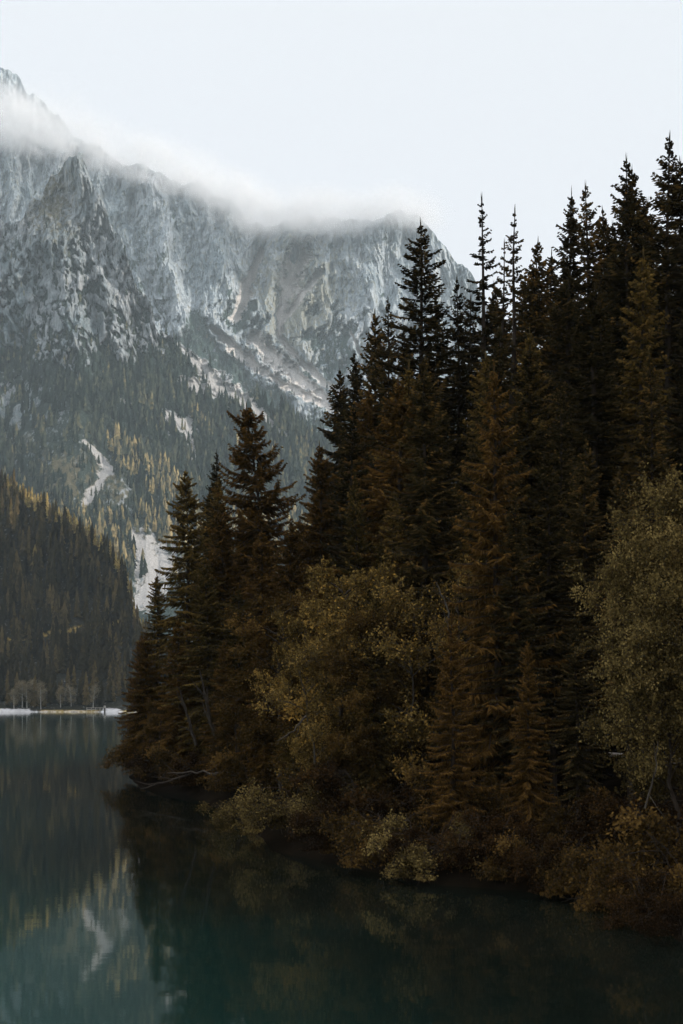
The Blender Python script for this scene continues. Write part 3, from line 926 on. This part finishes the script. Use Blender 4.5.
put('full3b', 666, 140, 70, 'highest spruce on the skyline, with ragged top boughs', wide=1.05)
put('full', 680, 161, 72, 'dense spruce cut by the frame beside the highest one', wide=1.0)
put('full3', 705, 130, 74, 'dark spruce at the very edge of the slope beyond the highest one', wide=1.0)
# inner trees
put('larch_full', 320, 445, 78, 'broad rust larch below the skyline steps of dark spruces', 'larch_tree', 0.9)
put('olive', 356, 474, 62, 'small olive spruce tip rising out of the golden broadleaf', wide=0.8)
put('olive', 405, 452, 66, 'olive spruce under the tall airy skyline one', wide=0.9)
put('full', 440, 395, 66, 'dark spruce in the deep shade under the thin spires', wide=0.9)
put('tawny', 493, 368, 47, 'tawny spruce with drooping layered boughs reaching down to the water', wide=0.95)
put('olive', 530, 330, 63, 'olive-brown spruce in the middle of the dark slope', wide=0.9)
put('full3', 561, 378, 55, 'spruce flecked with amber, beside the black gap in the wood', wide=0.8)
put('full3', 600, 300, 62, 'brown-black spruce above the black gap in the wood', wide=0.9)
put('olive', 640, 255, 60, 'olive spruce below the two highest skyline tips', wide=0.9)
put('full3', 652, 352, 50, 'amber-flecked spruce rising behind the pale broadleaf', wide=0.9)
put('full', 690, 300, 54, 'very dark spruce at the edge of the picture above the pale broadleaf', wide=0.9)
put('olive', 158, 575, 95, 'low olive spruce leaning out over the promontory tip', wide=1.1)
put('larch_full', 146, 632, 92, 'low bushy rust larch at the outer edge of the promontory', 'larch_tree', 1.1)
put('larch_slim', 205, 560, 82, 'half-height olive larch at the water, in front of the slim one', 'larch_tree', 1.0)

put('larch_full', 178, 620, 84, 'feathery rust larch over the bare branches in the cove', 'larch_tree', 1.0)
put('larch_full', 262, 530, 79, 'rounded rust larch right under the leaning-topped larch', 'larch_tree', 1.15)
put('larch_full', 292, 520, 74, 'soft rust larch filling the dip before the skyline steps', 'larch_tree', 1.0)
put('larch_slim', 238, 590, 78, 'short olive larch at the inner cove, under the rounded rust one', 'larch_tree', 1.2)
put('olive', 380, 540, 58, 'olive spruce half swallowed by the golden-olive broadleaf', wide=1.0)
put('bare', 545, 455, 48, 'near-black spruce just past the tawny drooping one', wide=1.0)
put('bare', 585, 440, 49, 'near-black spruce closing the back of the gap in the wood', wide=1.0)
put('full2', 515, 500, 46, 'small black spruce tucked against the tawny drooping one', wide=1.0)
put('bare', 620, 470, 46, 'black spruce right behind the big sage-green broadleaf', wide=1.0)

put('larch_full', 141, 634, 99, 'outermost rust larch masking the end of the far shore', 'larch_tree', 1.0)
put('tawny', 452, 610, 43.5, 'low tawny spruce sweeping its boughs over the waterline', wide=1.0)
put('larch_full', 326, 575, 56, 'rust larch rising between the golden-olive broadleaf crowns', 'larch_tree', 0.65)
put('olive', 378, 590, 49.5, 'slim olive spruce rising between the golden-olive and tawny broadleaf crowns', wide=0.8)
put('larch_full', 268, 600, 68, 'rust larch on the cove bank, in front of the rounded rust one', 'larch_tree', 0.75)
put('larch_full', 528, 640, 42, 'dim rust larch standing in front of the black gap at the water', 'larch_tree', 0.7)
put('bare', 575, 610, 41, 'black young spruce on the bank, at the near side of the gap', wide=0.9)
put('larch_full', 300, 640, 58, 'rust larch leaning toward the cove beside the golden-olive crowns', 'larch_tree', 0.9)
put('larch_full', 225, 640, 76, 'bushy rust larch right behind the leaning bare trunks', 'larch_tree', 1.1)

put('full3b', 470, 296, 84, 'dim spruce just behind the taller thin spire', wide=1.15)
put('full2', 496, 282, 86, 'dim spruce closing the gap between the thin spires', wide=1.2)
put('full', 526, 274, 84, 'dim spruce just behind the shorter thin spire', wide=1.1)
put('full3', 551, 252, 82, 'dense spruce at the foot of the twin-topped skyline one', wide=1.1)
put('full3b', 611, 226, 84, 'dim spruce deep in the skyline notch', wide=1.1)
put('full2', 648, 200, 82, 'spruce filling the saddle between the two highest tips', wide=1.15)
put('full3', 436, 300, 84, 'dim spruce pressed against the uphill side of the broad airy one', wide=1.0)
put('full', 404, 330, 84, 'dim spruce pressed against the downhill side of the broad airy one', wide=1.0)

# fill: the packed trees that make the slope dark between those
SKY = pl([(100, 720), (130, 640), (150, 600), (165, 545), (185, 490), (215, 470), (240, 440), (262, 450), (280, 500), (300, 505), (320, 440), (340, 390), (388, 312), (422, 290), (445, 310),
          (457, 300), (481, 300), (517, 290), (535, 270), (572, 212), (590, 212), (605, 230), (625, 190), (645, 215), (666, 180), (683, 175), (740, 140), (900, 90)])
fill_kinds = ['olive', 'full2', 'full3', 'full3b', 'olive', 'larch_full']
spots, tries = [], 0
while len(spots) < 128 and tries < 20000:
    tries += 1
    Y = rng.uniform(50, 128)
    px = rng.uniform(128, 900)
    x = (px - CX) / F * Y
    d = float(shore_dist(np.array([x]), np.array([Y]))[0])
    if d < 4.5 or d > 62 or (PATH_IN[0] - 0.8 < d < PATH_IN[1] + 0.8):
        continue
    if any((x - a) ** 2 + (Y - b) ** 2 < 2.6 ** 2 for a, b in spots):
        continue
    z = float(ground_z(np.array([x]), np.array([Y]))[0])
    top = min(z + rng.uniform(12, 26), CAMZ + (HY - SKY(px) - rng.uniform(6, 70)) / F * Y)
    H = top - z
    if H < 6:
        continue
    spots.append((x, Y))
    k = fill_kinds[rng.integers(6)] if px > 330 else fill_kinds[(5, 4, 5, 5, 5, 4)[rng.integers(6)]]
    p = SP[k]
    s = H / p['H']
    nm = 'larch_tree' if k == 'larch_full' else 'spruce_tree'
    plant(nm, p, (x, Y, z - 0.3), s, rng.random() * 6.28,
          'rust larch crowded among dark trunks in the shaded slope wood' if nm == 'larch_tree' else 'dark spruce crowded among others in the shaded slope wood',
          group='crowded larches of the slope wood' if nm == 'larch_tree' else 'crowded spruces of the slope wood', sxy=s * rng.uniform(0.95, 1.3))
print('FILL', len(spots), tries)

# broadleaf trees along the bank
def bank(px, Y, proto, label, H, wide=1.0, name='broadleaf_tree', cat='tree', parts=('trunk', 'crown'), rot=None, tilt=(0, 0), sink=0.1, group=None):
    x = (px - CX) / F * Y
    z = float(ground_z(np.array([x]), np.array([Y]))[0])
    d = float(shore_dist(np.array([x]), np.array([Y]))[0])
    s = H / proto['H']
    print('BANK px %d d %.1f z %.1f toppy %.0f' % (px, d, z, HY - (z + H - CAMZ) / Y * F))
    return plant(name, proto, (x, Y, max(z, 0.05) - sink), s, rng.random() * 6.28 if rot is None else rot, label, cat, group, parts, sxy=s * wide, tilt=tilt)


BL = [
    broadleaf(31, 11, 4.9, 0.10, 32, 10, 105, 0.11, 'bark', 'leaves_olive', gold=0.03),
    broadleaf(32, 12, 6.2, 0.12, 42, 12, 120, 0.095, 'bark', 'leaves_sage', girth=0.6, clump_r=0.38),
    broadleaf(33, 12, 5.6, 0.08, 32, 10, 105, 0.12, 'bark', 'leaves_tawny'),
    broadleaf(34, 9, 4.4, 0.15, 20, 8, 75, 0.10, 'pale_bark', 'leaves_olive', girth=0.5, gold=0.05),
]
bank(345, 53, BL[0], 'golden-olive broadleaf hanging over the bank at the middle of the wood', 9.8, 0.95)
bank(312, 58, BL[0], 'olive broadleaf set back between the golden-olive and the rust-brown one', 8.4, 0.9)
bank(376, 50, BL[2], 'tawny broadleaf pressed between the golden-olive and the crooked-stemmed one', 7.8, 1.0)
bank(318, 51, BL[3], 'pale-leaved young broadleaf leaning out over the water', 7.0, 1.0, tilt=(0, R(-10)), rot=0.5)
bank(283, 66, BL[2], 'round rust-brown broadleaf behind the golden-olive one', 10.0, 1.15)
bank(420, 50, BL[3], 'slender broadleaf with thin pale crooked stems and yellow leaves', 8.8, 1.0)
bank(455, 52, BL[3], 'sparse yellow-leaved broadleaf beside the tawny drooping spruce', 9.6, 0.8)
bank(674, 36.6, BL[1], 'big sage-green broadleaf at the edge of the picture over the water', 9.2, 0.85, rot=1.0)
bank(715, 37, BL[1], 'sage-green broadleaf cut by the picture edge, twin of the big one', 10.2, 0.95, rot=3.6)
bank(238, 73, BL[2], 'dim tawny broadleaf at the water by the leaning bare trunks', 5.5, 1.1)
bank(160, 86, BL[2], 'low tawny broadleaf on the outer shore of the promontory', 5.0, 1.0)

SH = [
    broadleaf(51, 2.4, 3.6, 0.10, 26, 9, 46, 0.085, 'bark', 'leaves_rust', stems=6, arch=0.6, clump_r=0.20, spread=0.20),
    broadleaf(52, 2.6, 3.6, 0.10, 26, 9, 46, 0.085, 'bark', 'leaves_sage', stems=6, arch=0.7, clump_r=0.20, spread=0.20),
    broadleaf(53, 1.8, 3.2, 0.08, 24, 9, 46, 0.08, 'bark', 'leaves_tawny', stems=6, arch=0.7, clump_r=0.19, spread=0.20),
]
SHP = ('stem', 'foliage')


def shrub(px, Y, k, H, wide, label, **kw):
    bank(px, Y, SH[k], label, H, wide, 'shrub', 'shrub', SHP, **kw)


shrub(315, 50.2, 1, 2.6, 1.0, 'olive shrub spilling over the water below the golden-olive broadleaf')
shrub(288, 51.5, 1, 2.0, 1.1, 'low pale-tipped shrub reaching farthest out over the water')
shrub(246, 57, 1, 1.5, 1.3, 'flat olive spray of shrub hanging into the cove')
shrub(345, 46.2, 0, 1.9, 1.0, 'rust shrub at the corner where the bank turns to the cove')
shrub(385, 43.3, 2, 1.9, 1.0, 'tawny rounded shrub on the bank below the olive broadleaf')
shrub(422, 41.2, 1, 2.1, 1.0, 'big rounded olive shrub at the waterline beneath the crooked pale stems')
shrub(452, 40.4, 0, 1.6, 1.0, 'rust shrub touching the water under the tawny spruce')
shrub(489, 39.6, 0, 1.9, 0.9, 'dark rust shrub at the foot of the tawny spruce')
shrub(525, 38.9, 2, 1.5, 0.9, 'small tawny shrub on the dark bank past the spruce foot')
shrub(556, 38.0, 0, 1.8, 0.9, 'brown shrub leaning over the black water below the gap')
shrub(595, 36.9, 2, 1.5, 0.9, 'tawny shrub beside the pale twigs at the waterline')
shrub(632, 35.6, 2, 1.8, 0.9, 'dim brown shrub under the big sage-green broadleaf')
shrub(655, 31.8, 0, 1.4, 0.9, 'rust-orange shrub over the water at the picture edge')
shrub(684, 30.2, 0, 1.3, 0.9, 'rust-orange shrub nearest the viewer, cut by the picture edge')
shrub(690, 34.0, 2, 1.9, 0.9, 'tawny shrub between the rust ones and the sage-green broadleaf')
shrub(174, 87, 0, 2.4, 1.0, 'rust shrub on the promontory shore, first one in from the tip')
shrub(167, 85.5, 0, 2.3, 1.1, 'rust shrub above the tangle of bare branches in the cove')
shrub(195, 82, 2, 2.4, 1.1, 'tawny shrub at the waterline below the leaning bare trunks')
shrub(225, 77.5, 0, 2.3, 1.1, 'dark rust shrub at the back of the cove')
shrub(255, 70.5, 2, 2.3, 1.1, 'dim tawny shrub at the inner bend of the cove')
shrub(163, 96, 2, 2.8, 1.0, 'tawny bush at the very tip of the promontory, against the far shore')
shrub(510, 50, 0, 2.2, 1.0, 'rust undergrowth bush beside the footpath behind the tawny spruce')
shrub(672, 36.2, 2, 2.2, 1.1, 'dense tawny shrub hiding the foot of the big sage-green broadleaf')
shrub(648, 38.5, 0, 2.0, 1.0, 'dark rust shrub on the slope right behind the big sage-green broadleaf')
shrub(705, 38.0, 0, 2.4, 1.2, 'dark shrub at the picture edge under the cut-off broadleaf')
shrub(470, 46, 2, 2.0, 1.0, 'tawny bush on the bank behind the waterline shrubs')
shrub(560, 43, 2, 1.6, 1.0, 'low bush on the dark bank below the footpath')
shrub(372, 48, 0, 2.4, 1.0, 'rust bush under the olive broadleaf, behind the corner shrub')

# bare trunks, dead branches, twigs at the waterline
def stick(name, pts, rad, mat, label, cat, twigs=0, seed=0):
    r = np.random.default_rng(seed)
    w = Wood()
    pts = np.asarray(pts, float)
    t = np.linspace(0, 1, 10)
    k = np.linspace(0, 1, len(pts))
    q = np.stack([np.interp(t, k, pts[:, c]) for c in range(3)], 1)
    ln = np.linalg.norm(q[-1] - q[0])
    q[1:-1] += r.normal(0, 0.012 * ln, (8, 3))
    w.tube(q, np.linspace(rad, rad * 0.3, 10), 6)
    root = bpy.data.objects.new(name, None)
    root.empty_display_size = 0.3
    COL.objects.link(root)
    root.location = q[0]
    tag(root, label, cat)
    for a in w.v:
        a -= q[0]
    link('trunk' if 'tree' in name or 'trunk' in name else 'stem', w.mesh('stem', mat), root)
    for j in range(twigs):
        w2 = Wood()
        b = q[2 + j * 7 // max(twigs, 1)] - q[0]
        d = unit(q[-1] - q[0] + r.normal(0, 0.55 * ln, 3))
        L = ln * r.uniform(0.2, 0.45)
        e = b + d * L
        w2.tube(np.stack([b, b + d * L * 0.5 + r.normal(0, 0.03 * L, 3), e]), [rad * 0.4, rad * 0.28, rad * 0.1], 4)
        link('twig', w2.mesh('twig', mat), root)
    return root


def P3(px, py, Y):
    return at(np.float64(px), np.float64(py), Y)


stick('leaning_trunk', [P3(196, 745, 76), P3(188, 716, 75.5), P3(179, 688, 75)], 0.10, M['dead_wood'], 'thin bare grey trunk curving up from the cove, fainter of two', 'tree trunk', 2, 1)
stick('leaning_trunk', [P3(215, 735, 74), P3(208, 708, 73.5), P3(200, 672, 73)], 0.11, M['dead_wood'], 'taller straight bare grey trunk leaning over the cove', 'tree trunk', 3, 2)
stick('fallen_branch', [P3(192, 774, 77), P3(166, 781, 76), P3(140, 789, 75)], 0.07, M['dead_wood'], 'forked bare branch dipping into the water by the promontory', 'branch', 4, 3)
stick('fallen_log', [P3(232, 774, 73), P3(200, 772, 74), P3(168, 773, 75)], 0.08, M['dead_wood'], 'long thin log lying level above the water in the cove', 'log', 1, 4)
stick('fallen_branch', [P3(306, 716, 44.5), P3(292, 732, 44), P3(277, 741, 43.5)], 0.030, M['dead_wood'], 'bare white twig sticking out below the pale-leaved young broadleaf', 'branch', 2, 5)
stick('fallen_branch', [P3(585, 908, 36), P3(590, 893, 36.2), P3(592, 884, 36.4)], 0.030, M['dead_wood'], 'short pale twig standing out of the black water', 'branch', 2, 6)
stick('fallen_branch', [P3(645, 808, 34.5), P3(655, 775, 34.3), P3(658, 742, 34.2)], 0.028, M['pale_bark'], 'pale crooked stem in front of the big sage-green broadleaf', 'branch', 3, 7)
stick('fallen_branch', [P3(450, 640, 46), P3(448, 610, 46), P3(436, 582, 46)], 0.05, M['pale_bark'], 'pale crooked stem curving through the yellow-leaved broadleaf', 'branch', 2, 8)
stick('fallen_branch', [P3(600, 888, 37), P3(578, 900, 36.4), P3(560, 898, 36)], 0.035, M['dead_wood'], 'low grey branch lying along the waterline below the gap', 'branch', 3, 9)
stick('leaning_trunk', [P3(646, 760, 37), P3(636, 722, 36.6), P3(626, 690, 36.3)], 0.045, M['pale_bark'], 'thin pale stem slanting through the big sage-green broadleaf', 'tree trunk', 1, 10)

# ------------------------------------------------------------------ far shore: birches and the jetty
def birch(seed, H, W):
    r = np.random.default_rng(seed)
    w = Wood()
    tr = bez(np.zeros(3), np.array([r.normal(0, 0.03) * H, 0, H * 0.5]), np.array([r.normal(0, 0.06) * H, 0, H * 0.94]), 8)
    w.tube(tr, np.linspace(0.34, 0.08, 8), 5)
    pts, tn = [], []
    for l in range(34):
        hf = r.uniform(0.32, 0.98)
        p0 = np.array([np.interp(hf, np.linspace(0, 1, 8), tr[:, c]) for c in range(3)])
        ph = r.random() * 6.28
        rad = W * 0.5 * math.sin(math.pi * min(0.95, (hf - 0.16) / 0.88)) * r.uniform(0.5, 1.1)
        e = p0 + np.array([math.cos(ph) * rad, math.sin(ph) * rad, rad * 0.5])
        w.tube(np.stack([p0, 0.5 * (p0 + e) + [0, 0, 0.2], e]), [0.09, 0.06, 0.03], 3)
        n = 30
        pts.append(p0 + (e - p0) * r.uniform(0.4, 1.05, (n, 1)) + r.normal(0, 1, (n, 3)) * np.array([0.8, 0.8, 0.9]))
        tn.append(np.clip(0.5 + r.normal(0, 0.2) + 0.15 * r.normal(0, 1, n), 0, 1))
    P = np.concatenate(pts)
    n = len(P)
    d = unit(r.normal(0, 1, (n, 3)))
    v = kites(P, d, unit(np.cross(d, unit(r.normal(0, 1, (n, 3))))), np.full(n, 0.8), np.full(n, 0.24))
    return dict(H=H, trunk=w.mesh('trunk', M['birch_bark']), crown=mesh_np('crown', v, np.arange(n * 4).reshape(n, 4), [M['birch_leaves']], fattr={'tint': np.concatenate(tn)}))


for j, (px, pt, wd, lab) in enumerate([
        (14, 688, 8, 'low pale birch at the outer end of the far shore clump'),
        (22, 679, 10, 'tall pale birch, first full one of the far shore clump'),
        (33, 678, 11, 'broadest pale birch in the middle of the far shore clump'),
        (41, 681, 9, 'slim white-trunked birch ending the far shore clump'),
        (61, 686, 7, 'lone small birch between the clump and the wider one'),
        (71, 684, 10, 'wider grey birch standing alone on the far shore'),
        (93, 683, 9, 'dim birch right behind the jetty'),
        (27, 684, 8, 'half-hidden birch inside the far shore clump')]):
    Y = 1024 + (j % 3) * 3
    zb = 0.6
    top = CAMZ + (HY - pt) / F * Y
    H = top - zb
    plant('birch_tree', birch(600 + j, H, wd), ((px - CX) / F * Y, Y, zb), 1.0, 0.0, lab)

jr = bpy.data.objects.new('wooden_jetty', None)
COL.objects.link(jr)
jx0, jY = (86 - CX) / F * 1002, 1002.0
jr.location = (jx0, jY, 0)
tag(jr, 'small wooden jetty with railings and posts on the far shore', 'jetty')


def boxes(bs):
    V, Fc, n = [], [], 0
    for (a, b, c, d, e, f) in bs:
        v = np.array([(x, y, z) for x in (a, d) for y in (b, e) for z in (c, f)], float)
        V.append(v)
        Fc.append(np.array([(0, 1, 3, 2), (4, 6, 7, 5), (0, 4, 5, 1), (2, 3, 7, 6), (0, 2, 6, 4), (1, 5, 7, 3)]) + n)
        n += 8
    return np.concatenate(V), np.concatenate(Fc)


def jpart(name, bs, mat):
    v, f = boxes(bs)
    return link(name, mesh_np(name, v, f, [mat]), jr)


jpart('deck', [(0, 0, 1.25, 13.4, 9, 1.6)], M['planks'])
for k in range(5):
    x = 0.4 + k * 3.1
    jpart('post', [(x, -0.12, -2.5, x + 0.38, 0.26, 3.3)], M['weathered'])
jpart('rail', [(0.0, -0.02, 2.9, 13.2, 0.16, 3.2)], M['weathered'])
jpart('rail', [(0.0, -0.02, 2.15, 13.2, 0.16, 2.35)], M['planks'])
jpart('panel', [(0.9, -0.06, 1.62, 3.3, 0.10, 2.1)], M['weathered'])
jpart('panel', [(4.2, -0.06, 1.62, 6.2, 0.10, 2.1)], M['weathered'])
jpart('end_post', [(12.6, -0.2, -2.5, 13.7, 0.5, 2.9)], M['planks'])
jpart('cap_box', [(12.5, -0.3, 2.92, 13.9, 0.6, 4.6)], M['weathered'])  # pale box capping the end post

# ------------------------------------------------------------------ water, lake bed
m, nt, out = new_mat('water')
L = nt.links.new
tc = N(nt, 'ShaderNodeTexCoord')
mp1 = N(nt, 'ShaderNodeMapping')
mp1.inputs['Scale'].default_value = (0.7, 2.0, 1)
mp2 = N(nt, 'ShaderNodeMapping')
mp2.inputs['Scale'].default_value = (0.09, 0.32, 1)
L(tc.outputs['Object'], mp1.inputs[0])
L(tc.outputs['Object'], mp2.inputs[0])
w1 = N(nt, 'ShaderNodeTexNoise', i_Scale=1.0, i_Detail=3, i_Roughness=0.5)
w2 = N(nt, 'ShaderNodeTexNoise', i_Scale=1.0, i_Detail=2, i_Roughness=0.5)
L(mp1.outputs[0], w1.inputs['Vector'])
L(mp2.outputs[0], w2.inputs['Vector'])
b1 = N(nt, 'ShaderNodeBump', i_Strength=1.0, i_Distance=0.0009)
b2 = N(nt, 'ShaderNodeBump', i_Strength=1.0, i_Distance=0.0026)
L(w1.outputs[0], b1.inputs['Height'])
L(w2.outputs[0], b2.inputs['Height'])
L(b2.outputs[0], b1.inputs['Normal'])
pb = N(nt, 'ShaderNodeBsdfPrincipled', i_Roughness=0.035, i_IOR=1.333)
dp = N(nt, 'ShaderNodeAttribute', attribute_name='deep')     # shade of the bank painted into the colour: dark near shore, teal beyond
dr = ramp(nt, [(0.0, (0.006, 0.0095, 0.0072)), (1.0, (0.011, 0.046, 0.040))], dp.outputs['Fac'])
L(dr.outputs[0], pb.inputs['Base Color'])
pb.inputs['Specular Tint'].default_value = (0.62, 1.0, 0.94, 1)
L(b1.outputs[0], pb.inputs['Normal'])
L(pb.outputs[0], out.inputs[0])
M['water'] = m
xs3 = np.concatenate([[-1100, -500, -250, -120], np.arange(-70, 41, 2.0), [60, 120, 300, 700.0]])
ys3 = np.concatenate([[-500, -200, -100], np.arange(-60, 141, 2.5), [170, 220, 300, 400, 600, 800, 1035.0]])
A, Bq = np.meshgrid(xs3, ys3)
tag(link('water', mesh_np('water', np.stack([A, Bq, 0 * A], -1).reshape(-1, 3), grid_faces(len(ys3), len(xs3)), [m], vattr={'deep': sstep(4.5, 17, -shore_dist(A, Bq))})), kind='structure')  # 'deep' is distance off the shore, for the painted bank shade
A, Bq = np.meshgrid(np.linspace(-5500, 5500, 5), np.linspace(-1400, 6700, 5))
tag(link('ground', mesh_np('ground', np.stack([A, Bq, 0 * A - 6], -1).reshape(-1, 3), grid_faces(5, 5), [M['lakebed']])), kind='structure')

# ------------------------------------------------------------------ air and cloud
HAZE_DENSITY = 5.4e-5
m, nt, out = new_mat('haze')
pv = N(nt, 'ShaderNodeVolumePrincipled', i_Density=HAZE_DENSITY)
pv.inputs['Color'].default_value = (0.80, 0.93, 1.0, 1)
nt.links.new(pv.outputs[0], out.inputs['Volume'])
v, f = boxes([(-5600, -1500, -7, 5600, 6800, 3200)])
tag(link('haze', mesh_np('haze', v, f, [m])), kind='stuff')


def cloud_mat(name, dens, seed, thr):
    m, nt, out = new_mat(name)
    L = nt.links.new
    tc = N(nt, 'ShaderNodeTexCoord')
    ln = N(nt, 'ShaderNodeVectorMath', operation='LENGTH')
    L(tc.outputs['Object'], ln.inputs[0])
    mp = N(nt, 'ShaderNodeMapping')
    mp.inputs['Location'].default_value = (seed * 3.1, seed * 1.7, seed)
    mp.inputs['Scale'].default_value = (3.0, 1.8, 2.6)
    L(tc.outputs['Object'], mp.inputs[0])
    no = N(nt, 'ShaderNodeTexNoise', i_Scale=1.0, i_Detail=8, i_Roughness=0.68)
    L(mp.outputs[0], no.inputs['Vector'])
    fall = N(nt, 'ShaderNodeMapRange', interpolation_type='SMOOTHSTEP')
    fall.inputs[1].default_value, fall.inputs[2].default_value = 1.0, 0.25
    L(ln.outputs['Value'], fall.inputs[0])
    nz = N(nt, 'ShaderNodeMapRange', interpolation_type='SMOOTHSTEP')
    nz.inputs[1].default_value, nz.inputs[2].default_value = thr + 0.13, thr + 0.37
    L(no.outputs[0], nz.inputs[0])
    mu = N(nt, 'ShaderNodeMath', operation='MULTIPLY')
    L(fall.outputs[0], mu.inputs[0])
    L(nz.outputs[0], mu.inputs[1])
    mu2 = N(nt, 'ShaderNodeMath', operation='MULTIPLY')
    mu2.inputs[1].default_value = dens * 1.05
    L(mu.outputs[0], mu2.inputs[0])
    pv = N(nt, 'ShaderNodeVolumePrincipled')
    pv.inputs['Color'].default_value = (0.93, 0.935, 0.95, 1)
    L(mu2.outputs[0], pv.inputs['Density'])
    L(pv.outputs[0], out.inputs['Volume'])
    return m


def ico():
    import bmesh
    bm = bmesh.new()
    bmesh.ops.create_icosphere(bm, subdivisions=3, radius=1.0)
    v = np.array([x.co[:] for x in bm.verts])
    f = np.array([[q.index for q in fc.verts] for fc in bm.faces])
    bm.free()
    return v, f


iv, jf = ico()
CLOUDS = [  # photo column, row, half width, half height (px), depth, half depth (m), density, threshold
    (0, 118, 95, 30, 4350, 300, 0.015, 0.22), (85, 144, 85, 27, 4380, 280, 0.012, 0.26), (170, 174, 85, 30, 4400, 280, 0.013, 0.24),
    (240, 205, 62, 28, 4400, 280, 0.014, 0.22), (318, 218, 95, 21, 4400, 280, 0.015, 0.20), (398, 214, 58, 19, 4420, 260, 0.015, 0.20),
    (62, 99, 48, 8, 4900, 200, 0.008, 0.32)]
for k, (px, py, hw, hh, Y, hd, dn, th) in enumerate(CLOUDS):
    o = link('cloud', mesh_np('cloud', iv, jf, [cloud_mat('cloud', dn, k, th)], smooth=True), loc=P3(px, py, Y))
    o.scale = (hw * Y / F, hd, hh * Y / F)
    o.rotation_euler = (0, R((12, 12, 14, 16, 3, 6, 4)[k]), 0)
    tag(o, kind='stuff')

# ------------------------------------------------------------------ light, sky, camera
SUN_EL, SUN_AZ = R(21), R(109)      # azimuth measured clockwise from the viewing direction (+Y)
sun = bpy.data.lights.new('sun', 'SUN')
sun.energy = 5.0
sun.angle = R(1.5)
sun.color = (1.0, 0.90, 0.78)
so = bpy.data.objects.new('sun', sun)
COL.objects.link(so)
so.rotation_euler = (R(90) - SUN_EL, 0, math.pi - SUN_AZ)
wd = bpy.data.worlds.new('World')
scene.world = wd
wd.use_nodes = True
nt = wd.node_tree
nt.nodes.clear()
L = nt.links.new
out = nt.nodes.new('ShaderNodeOutputWorld')
sk = N(nt, 'ShaderNodeTexSky', sky_type='NISHITA', sun_disc=False)
sk.sun_elevation = SUN_EL
sk.sun_rotation = SUN_AZ
sk.altitude = 1600
bg = N(nt, 'ShaderNodeBackground', i_Strength=0.05)
L(sk.outputs[0], bg.inputs[0])
bg2 = N(nt, 'ShaderNodeBackground', i_Strength=0.80)       # thin bright overcast veil
bg2.inputs[0].default_value = (1.0, 0.982, 0.97, 1)
wtc = N(nt, 'ShaderNodeTexCoord')                            # an overcast sky is brightest overhead
wsx = N(nt, 'ShaderNodeSeparateXYZ')
L(wtc.outputs['Generated'], wsx.inputs[0])
wmr = N(nt, 'ShaderNodeMapRange', interpolation_type='SMOOTHSTEP')
wmr.inputs[1].default_value, wmr.inputs[2].default_value = 0.42, 1.0
wmr.inputs[3].default_value, wmr.inputs[4].default_value = 0.83, 1.38
L(wsx.outputs['Z'], wmr.inputs[0])
L(wmr.outputs[0], bg2.inputs[1])
ads = N(nt, 'ShaderNodeAddShader')
L(bg.outputs[0], ads.inputs[0])
L(bg2.outputs[0], ads.inputs[1])
L(ads.outputs[0], out.inputs[0])

cam = bpy.data.cameras.new('camera')
cam.sensor_fit = 'VERTICAL'
cam.sensor_height = 36
cam.lens = 50
cam.shift_y = (HY - 512) / 1024
cam.clip_start, cam.clip_end = 0.5, 20000
co = bpy.data.objects.new('camera', cam)
co.location = (0, 0, CAMZ)
co.rotation_euler = (R(90), 0, 0)
COL.objects.link(co)
scene.camera = co

vs = scene.view_settings
vs.view_transform = 'Standard'
vs.look = 'None'
vs.exposure = 0
vs.gamma = 1
vs.use_curve_mapping = False
cy = scene.cycles
cy.use_denoising = True
cy.denoising_prefilter = 'FAST'
cy.use_adaptive_sampling = False
cy.max_bounces = 10
cy.diffuse_bounces = 3
cy.glossy_bounces = 3
cy.transmission_bounces = 3
cy.volume_bounces = 6
cy.volume_step_rate = 1.0
cy.volume_max_steps = 256
cy.caustics_reflective = False
cy.caustics_refractive = False
